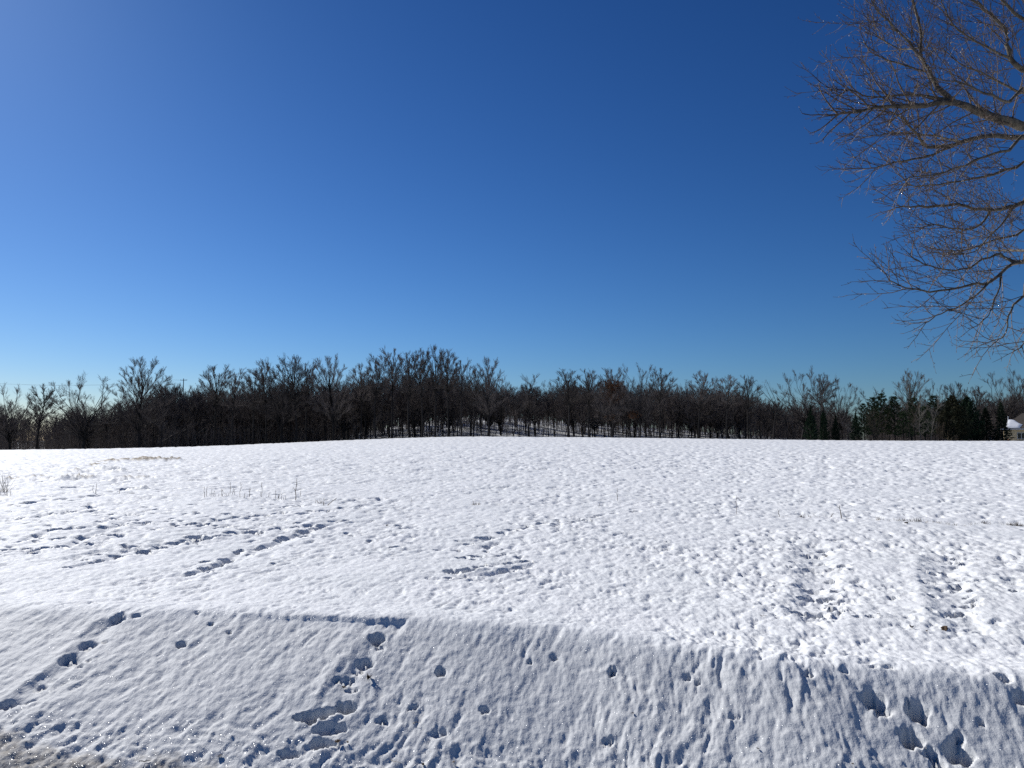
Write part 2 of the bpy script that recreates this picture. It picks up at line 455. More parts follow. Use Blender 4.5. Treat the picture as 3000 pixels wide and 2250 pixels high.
STAMPS = [
    # bank, left
    (347, 1810, 19, 1.5, .09, .5), (400, 1803, 12, 1.1, .08, 0), (260, 1884, 26, 1.0, .075, .5), (307, 1877, 10, .8, .05, .4),
    (203, 1928, 26, 1.1, .08, .6), (231, 1950, 12, 1.1, .06, 0), (259, 1933, 9, 1., .05, 0), (119, 2011, 18, .9, .06, .4),
    (22, 2065, 34, .6, .06, .3), (90, 2053, 16, .7, .05, .3), (533, 1888, 15, 1.2, .10, 0), (620, 1825, 8, 1.1, .06, 0),
    (671, 1850, 8, 1., .06, 0), (580, 1792, 11, .9, .06, 0),
    # middle
    (1107, 1871, 21, 1.25, .12, 0), (1112, 1896, 13, .8, .05, 0), (1069, 1943, 29, .8, .08, -.1), (990, 1989, 14, .9, .05, 0),
    (1022, 1989, 20, .8, .06, 0), (1033, 2019, 20, .6, .05, .1), (1050, 1966, 18, .6, .05, 0),
    (898, 2103, 30, .75, .24, .2), (955, 2088, 28, .7, .17, .3), (1010, 2072, 32, .75, .26, .2), (971, 2134, 48, .5, .07, .1), (946, 2182, 34, .6, .14, .2),
    (845, 2206, 28, .6, .09, .1), (1293, 1967, 15, 1.2, .09, 0), (1120, 2112, 18, .7, .05, .1), (1286, 2148, 30, .6, .03, -.1),
    (1420, 2079, 16, .8, .05, .2), (1206, 2075, 22, .3, .03, .7),
    # right of the middle
    (1794, 1967, 12, 1.2, .06, 0), (1624, 1927, 9, 1.2, .04, 0), (2015, 1981, 10, 1., .05, 0), (2044, 1996, 10, .8, .05, 0),
    (1552, 1938, 9, 1., .03, 0), (1780, 2170, 24, .6, .03, 0), (2148, 2098, 18, .4, .04, -.2),
    # right, deep prints
    (2562, 2048, 34, .9, .14, -.1), (2590, 2083, 24, .7, .06, 0), (2685, 2084, 27, 1.35, .14, .1), (2668, 2160, 28, 1.15, .14, .2),
    (2728, 2206, 19, 1., .08, 0), (2811, 2204, 38, .95, .15, -.15), (2750, 2240, 20, .8, .07, 0),
    (2370, 1965, 18, .8, .06, 0), (2471, 1958, 14, .8, .05, 0), (2605, 1949, 16, .7, .05, 0), (2560, 1950, 13, .7, .04, 0),
    (2941, 1983, 20, 1., .08, -.3), (2992, 2043, 20, 1., .1, 0), (2876, 2115, 9, 1.2, .07, 0), (2810, 2160, 16, .8, .05, 0),
    # broken crust tracks on the right
    (2345, 1797, 26, 1.4, .13, -.6), (2386, 1800, 40, .9, .14, -.1), (2450, 1786, 20, 1.0, .10, -.1), (2443, 1747, 18, 1., .09, 0), (2405, 1750, 20, .9, .07, 0),
    (2365, 1749, 22, 1.3, .08, -.5), (2433, 1695, 18, 1., .08, 0), (2457, 1727, 18, .9, .08, 0), (2379, 1624, 22, 1.1, .07, 0),
    (2413, 1607, 16, 1., .06, 0), (2382, 1668, 22, 1.1, .07, 0), (2440, 1583, 13, .9, .05, 0), (2464, 1671, 12, 1., .05, 0),
    (2380, 1720, 24, .9, .07, 0), (2300, 1612, 16, 1., .04, 0),
    (2809, 1717, 20, 1., .10, -.1), (2762, 1727, 12, 1., .07, 0), (2772, 1675, 18, 1., .08, 0), (2731, 1680, 16, 1., .07, 0),
    (2836, 1775, 17, 1.4, .10, -.4), (2823, 1795, 17, 1., .09, -.2), (2799, 1800, 20, 1.3, .09, -.5), (2736, 1751, 12, 1., .07, 0), (2792, 1644, 17, 1., .07, 0),
    (2765, 1637, 18, 1., .06, 0), (2800, 1615, 16, 1., .05, 0), (2979, 1736, 16, .9, .07, 0), (2616, 1753, 13, 1., .06, 0), (2555, 1812, 16, .8, .05, 0),
    (2662, 1811, 11, 1., .05, 0), (2840, 1750, 16, 1., .07, -.2), (2720, 1710, 20, 1., .05, 0), (2960, 1700, 20, 1., .04, 0),
    # cluster in the middle of the field
    (1368, 1673, 44, .6, .12, .15), (1406, 1661, 26, .8, .11, .2), (1323, 1675, 18, 1.1, .10, 0), (1371, 1693, 20, .8, .08, 0),
    (1317, 1697, 12, .8, .06, 0), (1355, 1634, 18, 1.1, .08, -.3), (1396, 1628, 20, .9, .08, 0), (1466, 1626, 16, .8, .08, 0),
    (1518, 1629, 14, .8, .09, 0), (1485, 1670, 32, .6, .10, .15), (1529, 1662, 22, .8, .10, 0), (1543, 1645, 14, 1.2, .09, 0),
    (1491, 1651, 18, .8, .06, 0), (1282, 1609, 13, .9, .07, 0), (1339, 1609, 16, .9, .06, 0), (1371, 1593, 15, .9, .07, 0),
    (1421, 1577, 26, .8, .08, .1), (1469, 1563, 16, .9, .08, 0), (1500, 1555, 30, .7, .10, .15), (1540, 1551, 26, .7, .08, -.1),
    (1590, 1537, 15, .8, .06, 0), (1630, 1535, 16, .8, .06, 0), (1678, 1527, 15, .8, .06, 0), (1710, 1523, 13, .8, .06, 0), (1744, 1514, 13, .8, .05, 0),
    # long trail from the left
    (664, 1632, 24, .9, .12, .1), (642, 1649, 20, .8, .10, 0), (607, 1640, 18, .8, .09, 0), (607, 1659, 18, .8, .08, 0), (613, 1671, 14, .8, .07, 0),
    (560, 1674, 14, .8, .07, 0), (702, 1608, 26, .7, .10, .3), (772, 1597, 20, 1., .12, 0), (734, 1617, 14, .8, .08, 0), (746, 1581, 14, .8, .06, 0),
    (832, 1573, 16, .9, .11, 0), (892, 1554, 18, 1., .12, 0), (880, 1563, 10, 1., .09, 0), (892, 1572, 14, .8, .09, 0), (866, 1546, 16, .8, .08, 0),
    (904, 1541, 14, .8, .08, 0), (942, 1541, 14, .8, .08, 0), (980, 1528, 16, .8, .07, 0), (1012, 1524, 12, .8, .06, 0),
    (569, 1572, 22, .8, .11, 0), (616, 1574, 28, .9, .13, .1), (680, 1559, 22, .8, .12, .1), (740, 1557, 18, .8, .09, 0), (806, 1549, 14, .8, .07, 0),
    (519, 1588, 22, .8, .11, .1), (468, 1597, 20, .9, .12, 0), (421, 1612, 22, 1., .14, 0), (348, 1624, 26, .9, .13, .1), (297, 1637, 18, .8, .10, 0),
    (285, 1621, 18, .8, .07, .3), (240, 1636, 20, .9, .06, 0), (200, 1660, 16, .8, .05, 0), (244, 1576, 26, .8, .13, .2), (196, 1602, 22, .9, .12, 0), (123, 1611, 26, .8, .13, .1), (95, 1621, 16, .8, .09, 0),
    (30, 1612, 18, .8, .08, 0), (60, 1588, 18, .9, .11, 0), (104, 1582, 18, .8, .10, 0), (193, 1554, 18, .9, .12, 0), (152, 1558, 16, .9, .10, 0),
    (240, 1553, 12, .9, .08, 0), (10, 1560, 14, .8, .08, 0), (522, 1540, 18, .8, .10, 0), (497, 1528, 14, .8, .07, 0), (535, 1527, 12, .8, .07, 0),
    (453, 1552, 18, .8, .10, 0), (424, 1534, 16, .8, .08, 0), (354, 1541, 18, .8, .09, 0), (385, 1600, 30, .8, .06, .2), (340, 1570, 22, .9, .06, 0),
    (272, 1496, 16, .8, .12, 0), (231, 1497, 18, .8, .12, 0), (120, 1511, 14, .9, .12, 0), (57, 1519, 14, .9, .10, 0), (212, 1468, 10, .9, .10, 0),
    (101, 1472, 24, .8, .12, .1), (127, 1453, 18, .8, .10, 0), (285, 1450, 24, .6, .12, 0), (180, 1465, 16, .8, .10, 0), (50, 1482, 22, .7, .10, 0),
    (380, 1509, 10, .9, .08, 0), (490, 1465, 10, .8, .08, 0), (545, 1508, 10, .8, .08, 0), (613, 1514, 14, .8, .08, 0), (330, 1508, 10, .9, .07, 0),
    (892, 1503, 22, .6, .11, .1), (952, 1496, 15, .8, .11, 0), (1015, 1492, 16, .8, .11, 0), (1056, 1487, 15, .8, .11, 0), (1104, 1459, 20, .6, .1, 0),
    (1044, 1463, 20, .6, .09, 0), (866, 1481, 26, .5, .11, .1), (836, 1486, 20, .6, .09, 0), (765, 1507, 20, .7, .10, 0), (698, 1513, 16, .8, .09, 0),
    (612, 1535, 14, .8, .09, 0), (575, 1533, 18, .7, .09, 0), (640, 1522, 14, .7, .08, 0), (730, 1517, 12, .8, .07, 0), (812, 1503, 14, .7, .08, 0),
    (1085, 1587, 12, .9, .08, 0), (1161, 1605, 18, .6, .07, 0), (1170, 1538, 16, .6, .06, 0), (804, 1651, 10, .9, .05, 0), (1018, 1563, 9, .8, .05, 0),
]
for s in STAMPS:
    stamp(*s)
for tr_ in TRAILS:
    for (p0_, p1_) in zip(tr_[:-1], tr_[1:]):
        n_ = max(1, int(math.hypot(p1_[0] - p0_[0], p1_[1] - p0_[1]) / 34))
        for k in range(n_):
            f_ = (k + R()) / n_
            stamp(p0_[0] + f_ * (p1_[0] - p0_[0]) + U(-6, 6), p0_[1] + f_ * (p1_[1] - p0_[1]) + U(-7, 7), U(8, 16), U(.7, 1.1), U(.05, .10), U(-.4, .5))
# broken crust around the two tracks on the right
for (cx_, y0_, y1_, dx_) in [(2400, 1590, 1815, 38), (2790, 1620, 1815, 44)]:
    for k in range(26):
        f_ = R()
        stamp(cx_ + f_ * 40 + random.gauss(0, dx_), y0_ + f_ * (y1_ - y0_), U(8, 17), U(.7, 1.3), U(.025, .05), U(-.8, .8))
# scattered old hollows over the trampled left part of the field
for i in range(150):
    px = U(-150, 1000); py = 1400 + 210 * R() ** 0.9
    if py > 1480 + 0.10 * (1000 - px) + 60: continue
    stamp(px, py, U(6, 15), U(.7, 1.0), U(.04, .09), U(-.4, .4))
for i in range(60):
    stamp(U(700, 3100), U(1450, 1650), U(5, 10), U(.7, 1.0), U(.02, .05), U(-.4, .4))

# broken crust edge along the top of the bank
CE = [ground_pt(*p) for p in [(485, 1789), (700, 1799), (900, 1808), (1050, 1815), (1180, 1821)]]
cex = np.array([c[0] for c in CE]); cey = np.array([c[1] for c in CE])
idx = np.nonzero((X > cex[0] - .05) & (X < cex[-1] + .1) & (Y > 6) & (Y < 9))[0]
t = np.interp(X[idx], cex, cey) + 0.02 * perlin(X[idx] * 6, X[idx] * 0) - Y[idx]      # >0 : in front of the edge
grow = np.interp(X[idx], [cex[0], cex[1], cex[2], cex[4] - .02, cex[4] + .06], [.003, .008, .013, .026, 0.0])
Z[idx] -= grow * sstep(-0.012, 0.012, t) * (1 - sstep(0.05, 0.22, t))
Z[idx] += 0.3 * grow * sstep(-0.25, -0.02, t) * (1 - sstep(-0.02, 0.0, t))

# thawed hollows and ploughed-up ridges at the left of the field
for (px, py, rx, asp, h, dirt) in [
    (330, 1352, 50, .9, .22, .55), (420, 1350, 60, .8, .28, .75), (490, 1349, 40, .9, .30, .65), (285, 1362, 30, .9, .18, .8),
    (215, 1382, 45, .8, .22, .25), (310, 1378, 42, 1., .30, .15), (345, 1384, 30, 1., .28, .10),
    (240, 1402, 48, .8, .24, .35), (400, 1405, 48, .8, .26, .35), (170, 1404, 42, .8, .18, .3),
    (110, 1400, 50, .6, .12, .35), (40, 1402, 40, .6, .12, .5), (350, 1400, 26, .8, .16, .3)]:
    mound(px, py, rx * 1.5, asp * .8, h * .6, U(-.2, .2), min(1, dirt * 1.25), 0.5)
for (px, py, rx, asp, dep, dirt) in [(218, 1426, 40, .8, .22, .8), (370, 1432, 46, .8, .24, .85), (350, 1417, 30, .8, .16, .75),
                                    (300, 1408, 30, .8, .12, .2), (130, 1410, 40, .5, .12, .5), (20, 1412, 30, .5, .1, .5)]:
    stamp(px, py, rx, asp, dep, 0, .1, .4, dirt)

V = np.stack([X, Y, Z], axis=1)
ii = np.arange(NR - 1)[:, None] * NA
jj = np.arange(NA)[None, :]
j2 = (jj + 1) % NA
quads = np.stack([ii + jj, ii + NA + jj, ii + NA + j2, ii + j2], axis=-1).reshape(-1, 4)
quads = quads[:, ::-1]
V = np.concatenate([V, [[0, 0, float(base_h(0.0, 0.01))]]])
cidx = NR * NA
tris = np.stack([np.full(NA, cidx), np.arange(NA), (np.arange(NA) + 1) % NA], axis=1)[:, ::-1]
me = mesh_from('snow_field', V, quads=quads, tris=tris)
at = me.attributes.new('dirt', 'FLOAT', 'POINT'); at.data.foreach_set('value', np.append(DIRT, 0.9).astype(np.float32))
at = me.attributes.new('grain', 'FLOAT', 'POINT'); at.data.foreach_set('value', np.append(GRAIN, 1).astype(np.float32))
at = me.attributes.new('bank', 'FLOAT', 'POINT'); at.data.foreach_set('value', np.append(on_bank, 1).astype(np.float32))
at = me.attributes.new('litter', 'FLOAT', 'POINT'); at.data.foreach_set('value', np.append(LIT, 0).astype(np.float32))


def height(x, y):
    """surface height near the finished sheet (nearest grid row and column)"""
    rr = math.hypot(x, y); a = math.atan2(x, y)
    k = int(np.clip(np.searchsorted(rows, rr), 1, NR - 1))
    if abs(a) < math.radians(38.9):
        c = int(round((a + math.radians(39)) / (fine[1] - fine[0])))
        z0, z1 = Z[(k - 1) * NA + c], Z[k * NA + c]
        f = (rr - rows[k - 1]) / (rows[k] - rows[k - 1])
        return float(z0 + (z1 - z0) * min(max(f, 0), 1))
    return float(base_h(x, y))


# ------------------------------------------------------------------ materials
def new_mat(name):
    m = bpy.data.materials.new(name)
    m.use_nodes = True
    nt = m.node_tree
    for n in list(nt.nodes): nt.nodes.remove(n)
    out = nt.nodes.new('ShaderNodeOutputMaterial')
    return m, nt, out


def N(nt, t, **kw):
    n = nt.nodes.new('ShaderNode' + t)
    for k, v in kw.items():
        setattr(n, k, v)
    return n


def snow_material():
    m, nt, out = new_mat('snow')
    L = nt.links.new
    geo = N(nt, 'NewGeometry')
    bs = N(nt, 'BsdfPrincipled')
    bs.inputs['Roughness'].default_value = 0.62
    bs.inputs['Specular IOR Level'].default_value = 0.05
    # colour
    n1 = N(nt, 'TexNoise'); n1.inputs['Scale'].default_value = 0.8; n1.inputs['Detail'].default_value = 5
    L(geo.outputs['Position'], n1.inputs['Vector'])
    rc = N(nt, 'ValToRGB')
    rc.color_ramp.elements[0].color = (0.835, 0.842, 0.832, 1); rc.color_ramp.elements[1].color = (0.915, 0.912, 0.90, 1)
    rc.color_ramp.elements[0].position = .3; rc.color_ramp.elements[1].position = .7
    L(n1.outputs['Fac'], rc.inputs['Fac'])
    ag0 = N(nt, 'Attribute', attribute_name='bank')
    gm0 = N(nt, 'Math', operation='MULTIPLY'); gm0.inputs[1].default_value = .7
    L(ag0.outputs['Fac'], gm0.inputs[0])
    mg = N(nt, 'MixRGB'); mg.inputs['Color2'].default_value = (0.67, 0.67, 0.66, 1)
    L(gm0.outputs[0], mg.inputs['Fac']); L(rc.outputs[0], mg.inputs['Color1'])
    # gritty dirt
    ad = N(nt, 'Attribute', attribute_name='dirt')
    n2 = N(nt, 'TexNoise'); n2.inputs['Scale'].default_value = 14; n2.inputs['Detail'].default_value = 8; n2.inputs['Roughness'].default_value = .75
    L(geo.outputs['Position'], n2.inputs['Vector'])
    mm = N(nt, 'Math', operation='MULTIPLY_ADD'); mm.inputs[1].default_value = 1.25
    L(ad.outputs['Fac'], mm.inputs[0]); L(n2.outputs['Fac'], mm.inputs[2])
    m3 = N(nt, 'MapRange'); m3.inputs['From Min'].default_value = .92; m3.inputs['From Max'].default_value = 1.55
    L(mm.outputs[0], m3.inputs['Value'])
    mx = N(nt, 'MixRGB'); mx.inputs['Color2'].default_value = (0.24, 0.19, 0.13, 1)
    L(m3.outputs[0], mx.inputs['Fac']); L(mg.outputs[0], mx.inputs['Color1'])
    # leaf litter showing through in the wood
    al = N(nt, 'Attribute', attribute_name='litter')
    n3 = N(nt, 'TexNoise'); n3.inputs['Scale'].default_value = 0.9; n3.inputs['Detail'].default_value = 6
    L(geo.outputs['Position'], n3.inputs['Vector'])
    r3 = N(nt, 'MapRange'); r3.inputs['From Min'].default_value = .36; r3.inputs['From Max'].default_value = .52
    L(n3.outputs['Fac'], r3.inputs['Value'])
    m4 = N(nt, 'Math', operation='MULTIPLY', use_clamp=True)
    L(al.outputs['Fac'], m4.inputs[0]); L(r3.outputs[0], m4.inputs[1])
    mx2 = N(nt, 'MixRGB'); mx2.inputs['Color2'].default_value = (0.055, 0.042, 0.03, 1)
    L(m4.outputs[0], mx2.inputs['Fac']); L(mx.outputs[0], mx2.inputs['Color1'])
    L(mx2.outputs[0], bs.inputs['Base Color'])
    # relief: grains, and coarser ripples
    mp = N(nt, 'Mapping'); mp.inputs['Rotation'].default_value = (0, 0, math.radians(13)); mp.inputs['Scale'].default_value = (1, .5, 1)
    L(geo.outputs['Position'], mp.inputs['Vector'])
    b1 = N(nt, 'TexNoise'); b1.inputs['Scale'].default_value = 9; b1.inputs['Detail'].default_value = 6; b1.inputs['Roughness'].default_value = .55
    L(mp.outputs[0], b1.inputs['Vector'])
    bp1 = N(nt, 'Bump'); bp1.inputs['Strength'].default_value = 0.9; bp1.inputs['Distance'].default_value = 0.026
    L(b1.outputs['Fac'], bp1.inputs['Height'])
    b2 = N(nt, 'TexNoise'); b2.inputs['Scale'].default_value = 130; b2.inputs['Detail'].default_value = 3
    L(geo.outputs['Position'], b2.inputs['Vector'])
    bp2 = N(nt, 'Bump'); bp2.inputs['Strength'].default_value = 0.35; bp2.inputs['Distance'].default_value = 0.004
    L(b2.outputs['Fac'], bp2.inputs['Height']); L(bp1.outputs[0], bp2.inputs['Normal'])
    L(bp2.outputs[0], bs.inputs['Normal'])
    # ice crystals: facets that catch the sun
    vo = N(nt, 'TexVoronoi'); vo.inputs['Scale'].default_value = 330
    L(geo.outputs['Position'], vo.inputs['Vector'])
    sub = N(nt, 'VectorMath', operation='SUBTRACT'); sub.inputs[1].default_value = (.5, .5, .5)
    L(vo.outputs['Color'], sub.inputs[0])
    sc = N(nt, 'VectorMath', operation='SCALE'); sc.inputs['Scale'].default_value = 1.7
    L(sub.outputs[0], sc.inputs[0])
    adn = N(nt, 'VectorMath', operation='ADD'); L(geo.outputs['Normal'], adn.inputs[0]); L(sc.outputs[0], adn.inputs[1])
    nn = N(nt, 'VectorMath', operation='NORMALIZE'); L(adn.outputs[0], nn.inputs[0])
    gl = N(nt, 'BsdfGlossy'); gl.inputs['Roughness'].default_value = 0.13; gl.inputs['Color'].default_value = (1, 1, 1, 1)
    L(nn.outputs[0], gl.inputs['Normal'])
    ag = N(nt, 'Attribute', attribute_name='grain')
    fm = N(nt, 'MapRange'); fm.inputs['To Min'].default_value = .0018; fm.inputs['To Max'].default_value = .006
    L(ag.outputs['Fac'], fm.inputs['Value'])
    ms = N(nt, 'MixShader'); L(fm.outputs[0], ms.inputs['Fac'])
    L(bs.outputs[0], ms.inputs[1]); L(gl.outputs[0], ms.inputs[2])
    L(ms.outputs[0], out.inputs['Surface'])
    return m


def bark_material(name, c0, c1, scale=3.0, rough=0.9, vary=0.35):
    m, nt, out = new_mat(name)
    L = nt.links.new
    tc = N(nt, 'TexCoord'); oi = N(nt, 'ObjectInfo')
    n = N(nt, 'TexNoise'); n.inputs['Scale'].default_value = scale; n.inputs['Detail'].default_value = 6
    L(tc.outputs['Object'], n.inputs['Vector'])
    rc = N(nt, 'ValToRGB')
    rc.color_ramp.elements[0].color = (*c0, 1); rc.color_ramp.elements[1].color = (*c1, 1)
    rc.color_ramp.elements[0].position = .35; rc.color_ramp.elements[1].position = .68
    L(n.outputs['Fac'], rc.inputs['Fac'])
    mr = N(nt, 'MapRange'); mr.inputs['To Min'].default_value = 1 - vary; mr.inputs['To Max'].default_value = 1 + vary
    L(oi.outputs['Random'], mr.inputs['Value'])
    hs = N(nt, 'HueSaturation'); L(mr.outputs[0], hs.inputs['Value']); L(rc.outputs[0], hs.inputs['Color'])
    bs = N(nt, 'BsdfPrincipled'); bs.inputs['Roughness'].default_value = rough; bs.inputs['Specular IOR Level'].default_value = 0.2
    L(hs.outputs[0], bs.inputs['Base Color'])
    bp = N(nt, 'Bump'); bp.inputs['Strength'].default_value = .5; bp.inputs['Distance'].default_value = .02
    L(n.outputs['Fac'], bp.inputs['Height']); L(bp.outputs[0], bs.inputs['Normal'])
    L(bs.outputs[0], out.inputs['Surface'])
    return m


def plain(name, c, rough=.7, spec=.3, noise=.15, scale=6.0):
    return bark_material(name, tuple(v * (1 - noise) for v in c), tuple(v * (1 + noise) for v in c), scale, rough, 0.0)


M_SNOW = snow_material()
M_BARK = bark_material('forest_bark', (.014, .012, .012), (.034, .030, .028), 1.3)
M_TWIG = bark_material('forest_twig', (.095, .079, .071), (.175, .145, .127), .6)
M_TWIG_RUST = bark_material('rusty_oak_leaves', (.10, .042, .018), (.17, .075, .03), .8)
M_TWIG_TAN = bark_material('tan_twig', (.085, .064, .042), (.145, .11, .075), .6)
M_TWIG_PALE = bark_material('pale_twig', (.13, .115, .095), (.22, .195, .165), .6)
M_NEEDLE = bark_material('conifer_needles', (.012, .026, .014), (.030, .052, .024), .9)
M_NEEDLE_PINE = bark_material('pine_needles', (.022, .042, .016), (.05, .075, .028), .7)
M_NEEDLE_CEDAR = bark_material('cedar_foliage', (.014, .020, .011), (.045, .040, .018), .7)
M_NBARK = bark_material('near_bark', (.07, .062, .052), (.20, .175, .135), 14, .9, 0)
M_NTWIG = bark_material('near_twig', (.105, .080, .060), (.225, .170, .124), 5, .6, 0)
M_STALK = bark_material('dry_stalk', (.10, .075, .055), (.20, .15, .10), 9, .8, .3)
M_STRAW = bark_material('dry_straw', (.34, .25, .14), (.52, .40, .24), 9, .8, .2)
M_LEAF = bark_material('dead_leaf', (.045, .028, .016), (.12, .07, .035), 30, .7, .3)

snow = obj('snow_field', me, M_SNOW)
tag(snow, 'rippled sunlit snow covering the open field and the near bank', None, None, 'structure')


# ------------------------------------------------------------------ bare trees
def vrand():
    while True:
        v = Vector((U(-1, 1), U(-1, 1), U(-1, 1)))
        if 0.05 < v.length < 1: return v.normalized()


def tilt(d, ang, az=None):
    """turn direction d away from itself by ang, around a random azimuth"""
    az = U(0, 2 * math.pi) if az is None else az
    up = Vector((0, 0, 1)) if abs(d.z) < .95 else Vector((1, 0, 0))
    u = d.cross(up).normalized(); v = d.cross(u)
    return (d * math.cos(ang) + (u * math.cos(az) + v * math.sin(az)) * math.sin(ang)).normalized()


def poly(p, d, L, K, wig, trop):
    pts = [p.copy()]
    st = L / (K - 1)
    for i in range(K - 1):
        d = (d + vrand() * wig + Vector((0, 0, trop))).normalized()
        p = p + d * st
        pts.append(p.copy())
    return pts, d


def along(pts, t):
    f = t * (len(pts) - 1); i = min(int(f), len(pts) - 2); f -= i
    return pts[i].lerp(pts[i + 1], f), (pts[i + 1] - pts[i]).normalized()


def sub(crown, pts, L, r, lvl, prm):
    """side branches of a branch, level by level"""
    n, ratio, amin, amax, wig, trop, tmin = prm['lv'][lvl]
    n = max(1, int(round(n * U(.8, 1.2))))
    last = lvl == len(prm['lv']) - 1
    for k in range(n):
        t = tmin + (1 - tmin) * (k + R()) / n
        p, d = along(pts, min(t, .999))
        l = L * ratio * (1.1 - .55 * t) * U(.7, 1.25)
        d2 = tilt(d, U(amin, amax))
        d2 = (d2 + Vector((0, 0, prm.get('lift', .15)))).normalized()
        rr = max(r * .5 * (1 - .5 * t), prm['rm'][lvl] if 'rm' in prm else prm['rmin'])
        if last: rr = prm.get('rlast', rr)
        K = 2 if last else 3
        q, dd = poly(p, d2, l, K, wig, trop)
        if last:
            crown.add(q, [rr, rr * .55], prm.get('blade', 3))
        else:
            crown.add(q, [rr, rr * .8, rr * .5] if K == 3 else [rr, rr * .6], 3)
            sub(crown, q, l, rr, lvl + 1, prm)


def make_tree(kind, H, seed):
    random.seed(seed)
    tr, cr = Tubes(), Tubes()
    if kind in ('tall', 'oval', 'oak'):
        # crown given by an egg-shaped envelope: height of its middle, half width, half height
        cz, rw, rh, hb, nl, crook, r0 = {'tall': (U(.70, .75), U(.12, .17), U(.26, .30), U(.48, .56), 26, .035, .0105),
                                         'oval': (.60, .21, .41, .24, 38, .025, .0125),
                                         'oak': (.60, .40, .40, U(.24, .30), 28, .08, .0175)}[kind]
        r0 *= H
        prm = dict(rm=[.017, .010, .0062], rmin=.006, rlast=.0075, lift={'tall': .30, 'oval': .22, 'oak': .08}[kind], blade=1,
                   lv=[(6, .36, .22, .6, .06, .05, .25), (8, .58, .22, .6, .07, .04, .1), (8, .60, .22, .6, .07, .03, .1)])
        topz = hb if kind == 'oak' else cz + rh * .55
        pts, _ = poly(Vector((0, 0, -.6)), Vector((U(-.07, .07), U(-.07, .07), 1)).normalized(), H * topz + .6, 8, .05 + crook * .4, .07)
        k0 = .55 if kind == 'oak' else .11
        tr.add(pts, [r0 * (1.25 if i == 0 else 1) * (1 - (.04 if kind == 'oak' else .11) * i) for i in range(8)], 7)
        ax = pts[-1]
        for k in range(nl):
            zz = -.55 + 1.53 * (k + .5) / nl
            az = k * 2.39996 + U(-.4, .4)
            rr_ = math.sqrt(max(0.0, 1 - zz * zz)) * U(.82, 1.06)
            f = min(max((cz + zz * rh) / topz, 0), 1)
            c_, _d = along(pts, min(f, .999))
            T = Vector((c_.x + math.cos(az) * rr_ * rw * H, c_.y + math.sin(az) * rr_ * rw * H, H * (cz + zz * rh) * U(.97, 1.02)))
            # where the limb leaves the stem
            if kind == 'oak': s0 = U(.72, .999)
            else:
                zs = max(hb, (cz + zz * rh) - (.30 if kind == 'oval' else .24) * U(.8, 1.2))
                s0 = min(max(zs / topz, .05), .999)
            p, _d = along(pts, s0)
            ln = (T - p).length
            c1 = p + Vector((math.cos(az) * .25, math.sin(az) * .25, 1)).normalized() * ln * (.28 if kind == 'oak' else .42)
            q = []
            for i in range(7):
                t_ = i / 6
                b = p * (1 - t_) ** 2 + c1 * (2 * t_ * (1 - t_)) + T * t_ ** 2
                if 0 < i: b = b + vrand() * ln * crook * (.7 if i < 6 else .3)
                q.append(b)
            rr = r0 * (U(.36, .5) if kind == 'oak' else U(.26, .4))
            tr.add(q, [rr * (1 - .135 * i) for i in range(7)], 5 if kind == 'oak' else 4)
            sub(cr, q, ln * (.9 if kind != 'oak' else .8), rr * .55, 0, prm)
            de = (q[-1] - q[-2]).normalized()
            for _ in range(4):                                     # a spray of shoots at the limb's end
                l_ = H * U(.045, .085)
                qq, _e = poly(q[-1] - de * l_ * U(.2, .9), (tilt(de, U(.25, .8)) + Vector((0, 0, .25))).normalized(), l_, 3, .08, .05)
                cr.add(qq, [.013, .010, .006], 3)
                sub(cr, qq, l_, .01, 1, prm)
    elif kind == 'pole':      # thin understorey stem
        prm = dict(rm=[.010, .007], rmin=.007, rlast=.007, lift=.3, blade=1, lv=[(8, .6, .25, .65, .07, .06, .1), (12, .6, .25, .65, .07, .04, .1)])
        pts, _ = poly(Vector((0, 0, -.6)), Vector((U(-.12, .12), U(-.12, .12), 1)).normalized(), H, 7, .1, .06)
        r0 = H * .0065
        tr.add(pts, [r0 * (1 - .13 * i) for i in range(7)], 5)
        for k in range(16):
            t = U(.22, .98); p, d = along(pts, t)
            l = H * U(.14, .26) * (1.2 - .7 * t)
            q, _ = poly(p, tilt(Vector((0, 0, 1)), U(.5, 1.0)), l, 4, .2, .12)
            rr = r0 * .3
            cr.add(q, [rr, rr * .8, rr * .6, rr * .3], 3)
            sub(cr, q, l, rr * .6, 0, prm)
    elif kind == 'bush':      # many stems from the ground
        prm = dict(rmin=.009, lift=.1, lv=[(7, .5, .3, .9, .25, .03, .2), (6, .5, .4, 1., .3, .0, .1)])
        for k in range(12):
            q, _ = poly(Vector((U(-.3, .3), U(-.3, .3), -.3)), tilt(Vector((0, 0, 1)), U(.1, .75)), H * U(.75, 1.1), 5, .16, .06)
            rr = .028 * H / 4
            tr.add(q, [rr, rr * .8, rr * .65, rr * .5, rr * .3], 4)
            sub(cr, q, H * .6, rr * .5, 0, prm)
    elif kind == 'dead':      # storm-broken, few bent limbs
        prm = dict(rmin=.014, lift=.1, lv=[(4, .5, .4, 1.0, .3, .02, .3), (3, .5, .4, 1., .3, .0, .2)])
        pts, _ = poly(Vector((0, 0, -.6)), Vector((.05, 0, 1)).normalized(), H * .55, 6, .08, .05)
        r0 = H * .011
        tr.add(pts, [r0 * (1 - .09 * i) for i in range(6)], 6)
        for az, a, l in [(0.2, .5, .5), (3.2, .75, .55), (1.6, .2, .45), (4.5, .6, .4)]:
            d = Vector((math.cos(az) * math.sin(a), math.sin(az) * math.sin(a), math.cos(a)))
            q, _ = poly(pts[-1], d, H * l, 6, .2, .06)
            rr = r0 * .4
            tr.add(q, [rr * (1 - .15 * i) for i in range(6)], 5)
            sub(cr, q, H * l * .7, rr * .6, 0, prm)
